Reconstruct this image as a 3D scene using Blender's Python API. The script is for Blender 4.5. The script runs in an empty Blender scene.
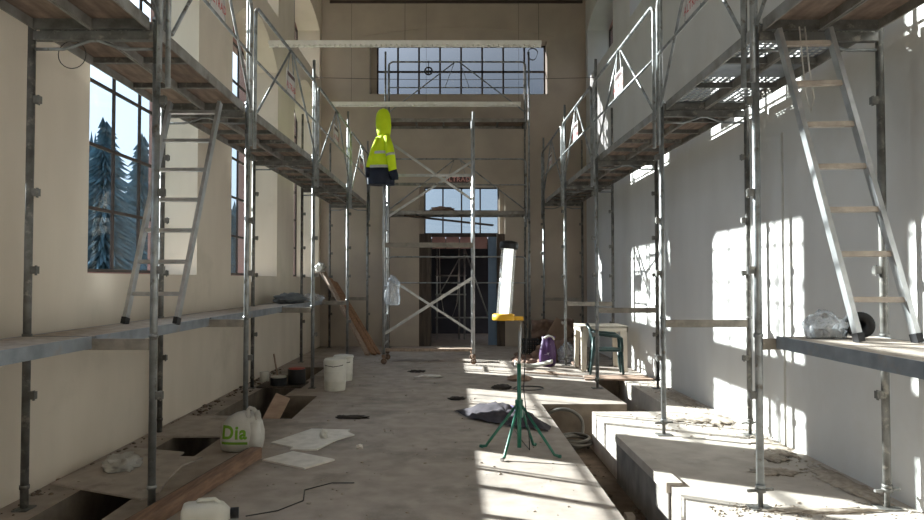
import bpy, bmesh, math, random
from mathutils import Vector, Matrix, noise
from mathutils.bvhtree import BVHTree
random.seed(7)
S = bpy.context.scene
COL = S.collection
V = Vector

# ------------------------------------------------------------------ camera, sky, sun, exposure
cam_d = bpy.data.cameras.new('camera')
cam_d.sensor_width = 36.0
cam_d.lens = 36.0 * 695.0 / 924.0
cam_d.shift_x = 10.0 / 924.0
cam_d.clip_start = 0.05
cam_d.clip_end = 400
cam = bpy.data.objects.new('camera', cam_d)
COL.objects.link(cam)
cam.location = (0, 0, 1.46)
cam.rotation_euler = (math.radians(91.6), 0, 0)
S.camera = cam

SKY_LO, SKY_HI = 0.30, 0.80
W = bpy.data.worlds.new('sky')
S.world = W
W.use_nodes = True
wn = W.node_tree.nodes
wn.clear()
tcw = wn.new('ShaderNodeTexCoord')
sep = wn.new('ShaderNodeSeparateXYZ')
W.node_tree.links.new(tcw.outputs['Generated'], sep.inputs[0])
ramp = wn.new('ShaderNodeValToRGB')
els = ramp.color_ramp.elements
els[0].position, els[0].color = 0.0, (0.58, 0.64, 0.72, 1)
els[1].position, els[1].color = 1.0, (1.1, 1.25, 1.5, 1)
e_ = els.new(0.24)
e_.color = (0.58, 0.67, 0.80, 1)
e_ = els.new(0.42)
e_.color = (1.75, 1.80, 1.90, 1)
W.node_tree.links.new(sep.outputs[2], ramp.inputs[0])
# brighter towards the low sun (window side), dimmer ahead
dotn = wn.new('ShaderNodeVectorMath')
dotn.operation = 'DOT_PRODUCT'
W.node_tree.links.new(tcw.outputs['Generated'], dotn.inputs[0])
dotn.inputs[1].default_value = (-0.80, 0.455, 0.39)
glow = wn.new('ShaderNodeMapRange')
glow.inputs[1].default_value = 0.46
glow.inputs[2].default_value = 0.86
glow.interpolation_type = 'SMOOTHSTEP'
glow.inputs[3].default_value = SKY_LO
glow.inputs[4].default_value = SKY_HI
W.node_tree.links.new(dotn.outputs['Value'], glow.inputs[0])
bgn = wn.new('ShaderNodeBackground')
W.node_tree.links.new(ramp.outputs[0], bgn.inputs[0])
W.node_tree.links.new(glow.outputs[0], bgn.inputs[1])
wo = wn.new('ShaderNodeOutputWorld')
W.node_tree.links.new(bgn.outputs[0], wo.inputs[0])

sun_d = bpy.data.lights.new('sun', 'SUN')
sun_d.energy = 11.0
sun_d.angle = math.radians(0.55)
sun_d.color = (1.0, 0.93, 0.84)
sun = bpy.data.objects.new('sun', sun_d)
COL.objects.link(sun)
sun.rotation_euler = V((1, -0.552, -0.488)).to_track_quat('-Z', 'Y').to_euler()
sun.location = (-12, 12, 14)

WIN_L = [(-1.65, 0.70), (1.92, 4.27), (5.49, 7.84), (9.05, 11.42), (12.62, 15.0)]
def portal(name, loc, sx, sy, direction):
    d = bpy.data.lights.new(name, 'AREA')
    d.shape = 'RECTANGLE'
    d.size = sx
    d.size_y = sy
    d.cycles.is_portal = True
    o = bpy.data.objects.new(name, d)
    COL.objects.link(o)
    o.location = loc
    o.rotation_euler = V(direction).to_track_quat('-Z', 'Z').to_euler()
for a, b in WIN_L:
    portal('daylight_portal', (-3.62, (a + b) / 2, 3.3), 2.4, 3.8, (1, 0, 0))
    portal('daylight_portal', (-3.62, (a + b) / 2, 6.35), 2.4, 1.2, (1, 0, 0))

S.view_settings.view_transform = 'Standard'
S.view_settings.look = 'None'
S.view_settings.gamma = 1.0
S.view_settings.use_curve_mapping = False
S.view_settings.exposure = 1.5
try:
    S.cycles.use_denoising = True
    S.cycles.max_bounces = 10
    S.cycles.diffuse_bounces = 6
    S.cycles.transparent_max_bounces = 16
    S.cycles.sample_clamp_indirect = 6.0
except Exception:
    pass

# ------------------------------------------------------------------ materials
def newmat(name):
    m = bpy.data.materials.new(name)
    m.use_nodes = True
    n = m.node_tree.nodes
    n.clear()
    out = n.new('ShaderNodeOutputMaterial')
    return m, n, m.node_tree.links, out

def mat(name, c1, c2=None, scale=6.0, rough=0.8, metal=0.0, detail=6.0, bump=0.0, c3=None, scale3=1.2, lo=0.35, hi=0.65,
        lo3=0.55, hi3=0.75, stretch=None, spec=0.3, emit=None, transmission=0):
    m, n, l, out = newmat(name)
    b = n.new('ShaderNodeBsdfPrincipled')
    b.inputs['Roughness'].default_value = rough
    b.inputs['Metallic'].default_value = metal
    b.inputs['Specular IOR Level'].default_value = spec
    l.new(b.outputs[0], out.inputs[0])
    if c2 is None:
        c2 = tuple(x * 0.86 for x in c1)
    tc = n.new('ShaderNodeTexCoord')
    mp = n.new('ShaderNodeMapping')
    l.new(tc.outputs['Object'], mp.inputs[0])
    if stretch:
        mp.inputs['Scale'].default_value = stretch
    nz = n.new('ShaderNodeTexNoise')
    nz.inputs['Scale'].default_value = scale
    nz.inputs['Detail'].default_value = detail
    l.new(mp.outputs[0], nz.inputs['Vector'])
    mr = n.new('ShaderNodeMapRange')
    mr.inputs[1].default_value = lo
    mr.inputs[2].default_value = hi
    l.new(nz.outputs[0], mr.inputs[0])
    mx = n.new('ShaderNodeMix')
    mx.data_type = 'RGBA'
    l.new(mr.outputs[0], mx.inputs[0])
    mx.inputs[6].default_value = (*c1, 1)
    mx.inputs[7].default_value = (*c2, 1)
    res = mx.outputs[2]
    if c3:
        n3 = n.new('ShaderNodeTexNoise')
        n3.inputs['Scale'].default_value = scale3
        n3.inputs['Detail'].default_value = 8
        n3.inputs['Roughness'].default_value = 0.65
        l.new(tc.outputs['Object'], n3.inputs['Vector'])
        m3 = n.new('ShaderNodeMapRange')
        m3.inputs[1].default_value = lo3
        m3.inputs[2].default_value = hi3
        l.new(n3.outputs[0], m3.inputs[0])
        x3 = n.new('ShaderNodeMix')
        x3.data_type = 'RGBA'
        l.new(m3.outputs[0], x3.inputs[0])
        l.new(res, x3.inputs[6])
        x3.inputs[7].default_value = (*c3, 1)
        res = x3.outputs[2]
    l.new(res, b.inputs['Base Color'])
    if bump:
        bp = n.new('ShaderNodeBump')
        bp.inputs['Strength'].default_value = bump
        bp.inputs['Distance'].default_value = 0.02
        l.new(nz.outputs[0], bp.inputs['Height'])
        l.new(bp.outputs[0], b.inputs['Normal'])
    if emit:
        b.inputs['Emission Color'].default_value = (*c1, 1)
        b.inputs['Emission Strength'].default_value = emit
    return m

def clearmat(name, tint, gloss=0.12, rough=0.05, milk=0.0, milkcol=(0.8, 0.8, 0.8)):
    m, n, l, out = newmat(name)
    t = n.new('ShaderNodeBsdfTransparent')
    t.inputs[0].default_value = (*tint, 1)
    g = n.new('ShaderNodeBsdfGlossy')
    g.inputs['Roughness'].default_value = rough
    mx = n.new('ShaderNodeMixShader')
    lw = n.new('ShaderNodeLayerWeight')
    lw.inputs[0].default_value = 0.5
    pw = n.new('ShaderNodeMath')
    pw.operation = 'POWER'
    pw.inputs[1].default_value = 4.0
    l.new(lw.outputs['Facing'], pw.inputs[0])
    ma = n.new('ShaderNodeMath')
    ma.operation = 'MULTIPLY_ADD'
    ma.inputs[1].default_value = 0.35
    ma.inputs[2].default_value = gloss * 0.25
    l.new(pw.outputs[0], ma.inputs[0])
    l.new(ma.outputs[0], mx.inputs[0])
    l.new(t.outputs[0], mx.inputs[1])
    l.new(g.outputs[0], mx.inputs[2])
    last = mx
    if milk:
        d = n.new('ShaderNodeBsdfDiffuse')
        d.inputs[0].default_value = (*milkcol, 1)
        m2 = n.new('ShaderNodeMixShader')
        nz = n.new('ShaderNodeTexNoise')
        nz.inputs['Scale'].default_value = 14
        mr = n.new('ShaderNodeMapRange')
        mr.inputs[1].default_value = 0.3
        mr.inputs[2].default_value = 0.7
        mr.inputs[3].default_value = milk * 0.5
        mr.inputs[4].default_value = min(1, milk * 1.5)
        l.new(nz.outputs[0], mr.inputs[0])
        l.new(mr.outputs[0], m2.inputs[0])
        l.new(mx.outputs[0], m2.inputs[1])
        l.new(d.outputs[0], m2.inputs[2])
        last = m2
    l.new(last.outputs[0], out.inputs[0])
    return m

M = {}
M['plaster'] = mat('plaster', (0.66, 0.575, 0.48), (0.60, 0.52, 0.43), 2.2, 0.9, bump=0.08, c3=(0.47, 0.41, 0.33), scale3=0.7, lo3=0.55, hi3=0.8, stretch=(1, 1, 0.35))
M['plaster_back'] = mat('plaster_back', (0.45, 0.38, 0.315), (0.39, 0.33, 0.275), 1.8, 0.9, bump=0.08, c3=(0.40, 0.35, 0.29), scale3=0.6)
M['plaster_white'] = mat('plaster_pale', (0.60, 0.585, 0.565), (0.555, 0.54, 0.52), 2.0, 0.9, bump=0.08, c3=(0.52, 0.49, 0.45), scale3=0.6, stretch=(1, 1, 0.35))
M['pink'] = mat('pink_render', (0.36, 0.20, 0.18), (0.30, 0.17, 0.16), 5, 0.9)
M['ceiling'] = mat('ceiling_paint', (0.5, 0.45, 0.38), None, 2, 0.9)
M['concrete'] = mat('concrete', (0.40, 0.34, 0.295), (0.31, 0.26, 0.225), 5.5, 0.9, bump=0.25, c3=(0.18, 0.16, 0.14), scale3=1.6, lo3=0.52, hi3=0.75)
M['concrete_pad'] = mat('concrete_pad', (0.50, 0.445, 0.395), (0.41, 0.36, 0.315), 5.0, 0.9, bump=0.25, c3=(0.24, 0.21, 0.18), scale3=1.9, lo3=0.56, hi3=0.78)
M['concrete_dark'] = mat('shade_painted_concrete', (0.27, 0.245, 0.22), (0.15, 0.135, 0.125), 3, 0.85, bump=0.3, stretch=(1, 1.5, 1))  # dark tone paints the shade on the pad's side face
M['dirt'] = mat('brown_dirt', (0.17, 0.125, 0.095), (0.11, 0.08, 0.06), 7, 0.95, bump=0.5, c3=(0.22, 0.17, 0.13), scale3=3)
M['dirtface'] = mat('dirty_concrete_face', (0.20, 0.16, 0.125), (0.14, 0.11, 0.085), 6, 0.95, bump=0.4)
M['rubble'] = mat('rubble', (0.44, 0.375, 0.31), (0.30, 0.25, 0.205), 20, 0.95, bump=0.5)
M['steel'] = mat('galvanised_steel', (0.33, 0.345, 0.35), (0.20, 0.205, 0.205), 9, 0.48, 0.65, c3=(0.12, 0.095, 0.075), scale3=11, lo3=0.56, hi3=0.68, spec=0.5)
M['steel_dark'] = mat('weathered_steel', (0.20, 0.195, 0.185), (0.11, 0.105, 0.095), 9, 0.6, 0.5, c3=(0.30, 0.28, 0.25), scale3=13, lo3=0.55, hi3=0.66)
M['rust'] = mat('rusty_steel', (0.24, 0.15, 0.10), (0.13, 0.09, 0.07), 14, 0.75, 0.3)
M['alu'] = mat('dusty_aluminium', (0.52, 0.525, 0.53), (0.38, 0.385, 0.39), 10, 0.36, 0.7, spec=0.5)
M['deck_steel'] = mat('galvanised_deck', (0.30, 0.325, 0.355), (0.20, 0.215, 0.235), 6, 0.5, 0.45, c3=(0.30, 0.25, 0.2), scale3=4)
M['ply'] = mat('stained_plywood', (0.25, 0.18, 0.14), (0.15, 0.105, 0.08), 5, 0.85, c3=(0.09, 0.065, 0.05), scale3=3.2, lo3=0.5, hi3=0.72, stretch=(4, 0.6, 1))
M['deck_side'] = mat('dirty_deck_rail', (0.30, 0.285, 0.265), (0.20, 0.18, 0.16), 7, 0.6, 0.3, c3=(0.13, 0.10, 0.08), scale3=5)
M['tan'] = mat('dusty_transom', (0.30, 0.265, 0.225), (0.20, 0.175, 0.15), 9, 0.75, c3=(0.16, 0.14, 0.12), scale3=7)
M['deckdust'] = mat('dusty_deck_top', (0.46, 0.39, 0.33), (0.33, 0.28, 0.24), 12, 0.9, c3=(0.22, 0.2, 0.18), scale3=4)
M['darkframe'] = mat('brown_window_steel', (0.055, 0.04, 0.036), (0.035, 0.027, 0.025), 8, 0.6)
M['brownwood'] = mat('dark_stained_timber', (0.10, 0.075, 0.058), (0.055, 0.04, 0.032), 6, 0.7, stretch=(4, 4, 0.4))
M['blue'] = mat('sky_tinted_grey_blue', (0.16, 0.23, 0.33), (0.13, 0.19, 0.28), 3, 0.6)  # blue sky light on the doorway strip, painted in as base colour
M['black'] = mat('black_plastic', (0.018, 0.018, 0.02), None, 5, 0.45)
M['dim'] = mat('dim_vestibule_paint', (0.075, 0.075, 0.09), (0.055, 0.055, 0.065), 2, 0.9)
M['white'] = mat('white_plastic', (0.66, 0.64, 0.58), (0.58, 0.56, 0.50), 6, 0.5)
M['cream'] = mat('cream_plastic', (0.72, 0.65, 0.55), (0.66, 0.59, 0.50), 6, 0.5)
M['tray'] = mat('white_enamelled_profile', (0.84, 0.82, 0.77), (0.78, 0.76, 0.70), 6, 0.5)
M['whitepaper'] = mat('dusty_white_board', (0.74, 0.69, 0.63), (0.60, 0.555, 0.50), 9, 0.9, bump=0.1)
M['panelgrey'] = mat('worn_grey_board', (0.46, 0.40, 0.35), (0.37, 0.32, 0.28), 6, 0.9, c3=(0.2, 0.17, 0.15), scale3=4)
M['panelwood'] = mat('pinkish_wood_board', (0.40, 0.28, 0.21), (0.31, 0.21, 0.16), 6, 0.85, stretch=(1, 1, 4))
M['timber'] = mat('reddish_timber', (0.27, 0.165, 0.11), (0.17, 0.10, 0.068), 7, 0.8, stretch=(6, 0.7, 6), bump=0.15)
M['timber_pale'] = mat('pale_timber', (0.38, 0.28, 0.215), (0.26, 0.19, 0.145), 7, 0.85, stretch=(4, 4, 1))
M['timber_orange'] = mat('orange_timber', (0.33, 0.18, 0.10), (0.22, 0.115, 0.065), 7, 0.8, stretch=(4, 4, 1))
M['green'] = mat('green_paint', (0.015, 0.13, 0.085), (0.012, 0.10, 0.065), 8, 0.42, 0.0, spec=0.5)
M['greenplastic'] = mat('dark_green_plastic', (0.008, 0.035, 0.034), (0.007, 0.028, 0.027), 5, 0.38, spec=0.5)
M['yellow'] = mat('yellow_plastic', (0.72, 0.40, 0.02), (0.62, 0.34, 0.02), 5, 0.45)
M['hivis'] = mat('fluorescent_yellow_cloth', (0.62, 0.80, 0.015), (0.55, 0.72, 0.01), 7, 0.7)
M['navy'] = mat('navy_cloth', (0.012, 0.018, 0.038), (0.009, 0.013, 0.028), 8, 0.55)
M['reflect'] = mat('reflective_tape', (0.46, 0.47, 0.48), (0.40, 0.41, 0.42), 20, 0.35, 0.3)
M['purple'] = mat('purple_sack', (0.075, 0.03, 0.11), (0.055, 0.022, 0.085), 8, 0.5, c3=(0.5, 0.45, 0.55), scale3=9, lo3=0.62, hi3=0.68)
M['darkcloth'] = mat('grey_violet_cloth', (0.07, 0.06, 0.07), (0.04, 0.035, 0.042), 9, 0.95, bump=0.4)
M['violetfilm'] = mat('violet_film', (0.42, 0.36, 0.62), (0.30, 0.26, 0.48), 9, 0.5)
M['greytarp'] = mat('grey_tarpaulin', (0.12, 0.125, 0.13), (0.07, 0.075, 0.08), 9, 0.6, bump=0.3)
M['brownsheet'] = mat('brown_sacking', (0.25, 0.165, 0.125), (0.15, 0.095, 0.072), 6, 0.9, bump=0.4)
M['cardboard'] = mat('brown_cardboard', (0.23, 0.155, 0.11), (0.17, 0.115, 0.08), 5, 0.9)
M['hose'] = mat('grey_rubber_hose', (0.15, 0.14, 0.125), (0.10, 0.092, 0.08), 10, 0.6)
M['redpaint'] = mat('red_lid', (0.45, 0.10, 0.08), None, 6, 0.5)
M['bagwhite'] = mat('white_carrier_bag', (0.55, 0.53, 0.49), (0.43, 0.41, 0.38), 7, 0.45, bump=0.6)
M['baggreen'] = mat('green_print', (0.16, 0.34, 0.03), None, 5, 0.5)
M['glass'] = clearmat('window_glass', (0.86, 0.93, 0.97), 0.08)
M['glass_dusty'] = clearmat('dusty_glass', (0.52, 0.545, 0.575), 0.08)
M['clearbag'] = clearmat('clear_plastic_bag', (0.9, 0.92, 0.95), 0.45, 0.16, 0.22, (0.65, 0.67, 0.7))
M['lampglass'] = clearmat('lamp_tube_plastic', (0.95, 0.97, 0.96), 0.3, 0.08, 0.12)
M['lamp'] = mat('lit_lamp_diffuser', (1.0, 1.0, 0.94), None, 3, 0.4, emit=0.55)
M['conifer'] = mat('hazy_conifer_needles', (0.05, 0.10, 0.135), (0.09, 0.17, 0.22), 3, 0.9)  # blue haze of distance is put into the needle colour
M['bark'] = mat('bark', (0.10, 0.08, 0.06), None, 6, 0.9)
M['ground'] = mat('meadow_ground', (0.10, 0.13, 0.08), (0.15, 0.14, 0.10), 0.6, 0.95)
M['signwhite'] = mat('sign_white', (0.62, 0.58, 0.55), None, 6, 0.6)
M['signdark'] = mat('sign_dark', (0.10, 0.05, 0.05), None, 6, 0.6)
M['signred'] = mat('sign_red', (0.50, 0.05, 0.05), None, 6, 0.6)
M['signpale'] = mat('sign_pale_red', (0.62, 0.30, 0.27), None, 6, 0.6)
M['wire'] = mat('dark_wire', (0.06, 0.055, 0.05), None, 6, 0.6)
M['cord'] = mat('pale_cord', (0.6, 0.58, 0.54), None, 6, 0.8)
M['dark'] = mat('dark_scrap', (0.05, 0.04, 0.035), None, 9, 0.9)

# ------------------------------------------------------------------ mesh helpers
class MB:
    def __init__(self):
        self.bm = bmesh.new()
    def faces(self, vs, fs, mi=0):
        bv = [self.bm.verts.new(v) for v in vs]
        for f in fs:
            try:
                fc = self.bm.faces.new([bv[i] for i in f])
                fc.material_index = mi
            except ValueError:
                pass
        return self
    def box(self, x0, x1, y0, y1, z0, z1, mi=0):
        vs = [(x, y, z) for z in (z0, z1) for y in (y0, y1) for x in (x0, x1)]
        return self.faces(vs, [(0, 2, 3, 1), (4, 5, 7, 6), (0, 1, 5, 4), (2, 6, 7, 3), (0, 4, 6, 2), (1, 3, 7, 5)], mi)
    def bar(self, p0, p1, w, h, up=(0, 0, 1), mi=0):
        p0, p1 = V(p0), V(p1)
        d = (p1 - p0).normalized()
        u = V(up)
        if abs(d.dot(u)) > 0.98:
            u = V((0, 1, 0))
        s = d.cross(u).normalized()
        t = s.cross(d).normalized()
        vs = []
        for p in (p0, p1):
            for a, b in ((-1, -1), (1, -1), (1, 1), (-1, 1)):
                vs.append(p + s * a * w / 2 + t * b * h / 2)
        return self.faces(vs, [(3, 2, 1, 0), (4, 5, 6, 7), (0, 1, 5, 4), (1, 2, 6, 5), (2, 3, 7, 6), (3, 0, 4, 7)], mi)
    def path(self, pts, r, n=8, closed=False, cap=True, mi=0):
        pts = [V(p) for p in pts]
        N = len(pts)
        rings = []
        prev = None
        for i, p in enumerate(pts):
            a = pts[i - 1] if (i > 0 or closed) else p
            b = pts[(i + 1) % N] if (i < N - 1 or closed) else p
            d = (b - a).normalized()
            if prev is None:
                u = V((0, 0, 1)) if abs(d.z) < 0.9 else V((0, 1, 0))
                s = d.cross(u).normalized()
            else:
                s = (prev - d * prev.dot(d)).normalized()
            prev = s
            t = d.cross(s)
            rr = r[i] if isinstance(r, (list, tuple)) else r
            rings.append([self.bm.verts.new(p + (s * math.cos(k * 2 * math.pi / n) + t * math.sin(k * 2 * math.pi / n)) * rr) for k in range(n)])
        for i in range(N if closed else N - 1):
            A, B = rings[i], rings[(i + 1) % N]
            for k in range(n):
                f = self.bm.faces.new((A[k], A[(k + 1) % n], B[(k + 1) % n], B[k]))
                f.smooth = True
                f.material_index = mi
        if cap and not closed:
            self.bm.faces.new(rings[0][::-1]).material_index = mi
            self.bm.faces.new(rings[-1]).material_index = mi
        return self
    def tube(self, p0, p1, r, n=10, mi=0):
        return self.path([p0, p1], r, n, mi=mi)
    def lathe(self, prof, n=24, c=(0, 0, 0), mi=0, smooth=True):
        rings = []
        for r, z in prof:
            rings.append([self.bm.verts.new((c[0] + r * math.cos(k * 2 * math.pi / n), c[1] + r * math.sin(k * 2 * math.pi / n), c[2] + z)) for k in range(n)])
        for A, B in zip(rings, rings[1:]):
            for k in range(n):
                f = self.bm.faces.new((A[k], A[(k + 1) % n], B[(k + 1) % n], B[k]))
                f.smooth = smooth
                f.material_index = mi
        if prof[0][0] > 1e-4:
            self.bm.faces.new(rings[0][::-1])
        if prof[-1][0] > 1e-4:
            self.bm.faces.new(rings[-1])
        return self
    def prism(self, poly, z0, z1, mi=0, side_mi=None):
        n = len(poly)
        vs = [(x, y, z0) for x, y in poly] + [(x, y, z1) for x, y in poly]
        bv = [self.bm.verts.new(v) for v in vs]
        self.bm.faces.new(bv[:n][::-1]).material_index = mi
        self.bm.faces.new(bv[n:]).material_index = mi
        for i in range(n):
            j = (i + 1) % n
            self.bm.faces.new((bv[i], bv[j], bv[n + j], bv[n + i])).material_index = mi if side_mi is None else side_mi
        return self
    def loft(self, rings, cap=True, mi=0, smooth=True):
        R = [[self.bm.verts.new(p) for p in r] for r in rings]
        n = len(R[0])
        for A, B in zip(R, R[1:]):
            for k in range(n):
                f = self.bm.faces.new((A[k], A[(k + 1) % n], B[(k + 1) % n], B[k]))
                f.smooth = smooth
                f.material_index = mi
        if cap:
            self.bm.faces.new(R[0][::-1])
            self.bm.faces.new(R[-1])
        return self
    def blob(self, c, rx, ry, rz, amp=0.2, freq=3.0, seed=0, nu=28, nv=16, floor=True, pinch=0.0):
        rings = []
        c = V(c)
        n0 = len(self.bm.verts)
        for j in range(nv + 1):
            ph = -math.pi / 2 + math.pi * j / nv
            ring = []
            for i in range(nu):
                th = 2 * math.pi * i / nu
                d = V((math.cos(ph) * math.cos(th), math.cos(ph) * math.sin(th), math.sin(ph)))
                k = 1 + amp * (noise.noise(d * freq + V((seed * 3.1, seed * 1.7, 0))) + 0.5 * noise.noise(d * freq * 2.3 + V((0, seed * 2.3, 5))))
                p = V((d.x * rx * k, d.y * ry * k, d.z * rz * k))
                if pinch and d.z > 0:
                    q = 1 - pinch * d.z ** 2
                    p.x *= q
                    p.y *= q
                if floor and p.z < -0.55 * rz:
                    p.z = -0.55 * rz
                ring.append(c + p + V((0, 0, 0.55 * rz)))
            rings.append(ring)
        self.loft(rings, cap=False)
        self.bm.verts.ensure_lookup_table()
        bmesh.ops.remove_doubles(self.bm, verts=self.bm.verts[n0:], dist=1e-5)
        return self
    def build(self, name, material, parent=None, origin=None, smooth=False, bevel=0.0):
        bm = self.bm
        if origin is not None:
            bmesh.ops.translate(bm, vec=-V(origin), verts=bm.verts)
        bmesh.ops.recalc_face_normals(bm, faces=bm.faces)
        if bevel:
            bmesh.ops.bevel(bm, geom=[e for e in bm.edges if len(e.link_faces) == 2 and e.calc_face_angle(0) > 0.6], offset=bevel, segments=2, affect='EDGES', profile=0.5)
        if smooth:
            for f in bm.faces:
                f.smooth = True
        me = bpy.data.meshes.new(name)
        bm.to_mesh(me)
        bm.free()
        for mm in (material if isinstance(material, (list, tuple)) else [material]):
            me.materials.append(M[mm] if isinstance(mm, str) else mm)
        o = bpy.data.objects.new(name, me)
        COL.objects.link(o)
        if parent is not None:
            o.parent = parent
        elif origin is not None:
            o.location = origin
        return o

def tag(o, label, cat, group=None, kind=None):
    o['label'] = label
    if cat:
        o['category'] = cat
    if group:
        o['group'] = group
    if kind:
        o['kind'] = kind
    return o
def thing(name, label, cat, loc=(0, 0, 0), rz=0.0, group=None):
    o = bpy.data.objects.new(name, None)
    o.empty_display_size = 0.1
    COL.objects.link(o)
    o.location = loc
    o.rotation_euler = (0, 0, rz)
    return tag(o, label, cat, group)
KIDS = {}
def dup(root, loc, rz, label):
    r = root.copy()
    COL.objects.link(r)
    r.location = loc
    r.rotation_euler = (0, 0, rz)
    r['label'] = label
    for ch in list(root.children):
        c = ch.copy()
        COL.objects.link(c)
        c.parent = r
        for g in list(ch.children):
            d = g.copy()
            COL.objects.link(d)
            d.parent = c
    return r
def struct(mb, name, material, **k):
    o = mb.build(name, material, **k)
    if k.get('parent') is None:
        o['kind'] = 'structure'
    return o
def text_bm(s, size, extrude=0.0, off=0.012):
    cu = bpy.data.curves.new('lettering', 'FONT')
    cu.body = s
    cu.size = size
    cu.space_character = 1.12
    cu.align_x = 'CENTER'
    cu.align_y = 'CENTER'
    cu.offset = size * off
    cu.extrude = extrude
    ob = bpy.data.objects.new('lettering', cu)
    COL.objects.link(ob)
    bpy.context.view_layer.update()
    dg = bpy.context.evaluated_depsgraph_get()
    me = bpy.data.meshes.new_from_object(ob.evaluated_get(dg))
    bpy.data.objects.remove(ob)
    bpy.data.curves.remove(cu)
    mb = MB()
    mb.bm.from_mesh(me)
    bpy.data.meshes.remove(me)
    return mb

# ------------------------------------------------------------------ room shell
XL, XR, YB, YF, ZC = -2.88, 2.95, 15.2, -3.2, 8.0
SILL, HEAD, USILL, UHEAD = 1.51, 5.12, 5.80, 6.88
def arch_fill(mb, x0, x1, a, b, zs, rise, ztop, n=16):
    """masonry between a segmental arch and a straight top"""
    pr = []
    for i in range(n + 1):
        t = i / n
        pr.append((a + (b - a) * t, zs + rise * (1 - (2 * t - 1) ** 2)))
    vs, fs = [], []
    for x in (x0, x1):
        for y, z in pr:
            vs.append((x, y, z))
        for y, z in pr:
            vs.append((x, y, ztop))
    N = n + 1
    for i in range(n):
        fs.append((i, i + 1, N + i + 1, N + i))
        fs.append((2 * N + i, 3 * N + i, 3 * N + i + 1, 2 * N + i + 1))
        fs.append((i, 2 * N + i, 2 * N + i + 1, i + 1))
        fs.append((N + i, N + i + 1, 3 * N + i + 1, 3 * N + i))
    fs += [(0, N, 3 * N, 2 * N), (n, 2 * N + n, 3 * N + n, N + n)]
    mb.faces(vs, fs)
def side_wall(name, x0, x1, outer0, outer1, lower, material):
    mb, mo = MB(), MB()
    ys = [YF] + [v for ab in WIN_L for v in ab] + [YB + 0.5]
    for i in range(0, len(ys), 2):
        if i == 6 and lower:
            mb.prism([(x0, ys[i] + 0.19), (x1, ys[i]), (x1, ys[i + 1]), (x0, ys[i + 1])], -0.8, ZC)
        else:
            mb.box(x0, x1, ys[i], ys[i + 1], -0.8, ZC)
        mo.box(outer0, outer1, ys[i] + (0.19 if i == 6 else 0), ys[i + 1] + (0.26 if i + 2 < len(ys) else 0), -0.8, ZC)
    for a, b in WIN_L:
        bo = b + (0.19 if lower and abs(a - 5.49) < .01 else 0)
        if bo > b:
            for z0, z1 in ((-0.8, SILL), (4.88, USILL), (UHEAD, ZC)):
                mb.box(x0, x1 - 0.03, b - 0.01, bo - 0.01, z0, z1)
        if lower:
            mb.box(x0, x1, a, b, -0.8, SILL)
            mo.box(outer0, outer1, a, bo, -0.8, SILL + 0.02)
            arch_fill(mb, x0, x1, a, b, 4.88, 0.52, USILL)
            mo.box(outer0, outer1, a, bo, HEAD, USILL + 0.03)
        else:
            mb.box(x0, x1, a, b, -0.8, USILL)
            mo.box(outer0, outer1, a, b, -0.8, USILL + 0.03)
        arch_fill(mb, x0, x1, a, b, UHEAD, 0.25, ZC)
        mo.box(outer0, outer1, a, bo, UHEAD, ZC)
    struct(mb, name, material)
    struct(mo, name + '_exterior', 'pink')
side_wall('wall_left', XL - 0.48, XL, XL - 0.64, XL - 0.482, True, 'plaster')
side_wall('wall_right', XR, XR + 0.47, XR + 0.472, XR + 0.67, False, 'plaster_white')

win_n = 0
def side_window(x, a, b, z0, z1, cols, rows):
    global win_n
    win_n += 1
    fr = MB()
    w = 0.035
    for i in range(cols + 1):
        y = a + (b - a) * i / cols
        ww = 0.026 if 0 < i < cols else 0.05
        fr.box(x - 0.013, x + 0.013, max(a, y - ww / 2), min(b, y + ww / 2), z0, z1)
    for j in range(rows + 1):
        z = z0 + (z1 - z0) * j / rows
        ww = 0.03 if 0 < j < rows else 0.06
        fr.box(x - 0.012, x + 0.012, a, b, max(z0, z - ww / 2), min(z1, z + ww / 2))
    o = struct(fr, 'window_%d' % win_n, 'darkframe')
    MB().box(x - 0.003, x + 0.003, a + 0.01, b - 0.01, z0 + 0.01, z1 - 0.01).build('pane', 'glass', o)
for a, b in WIN_L:
    side_window(XL - 0.495, a + 0.26, b + (0.19 if abs(a - 5.49) < .01 else 0), SILL + 0.02, HEAD, 4, 6)
for a, b in WIN_L:
    side_window(XL - 0.495, a + 0.26, b + (0.19 if abs(a - 5.49) < .01 else 0), USILL + 0.03, UHEAD, 4, 2)
for a, b in WIN_L:
    side_window(XR + 0.485, a + 0.26, b, USILL + 0.03, UHEAD, 4, 2)

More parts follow.
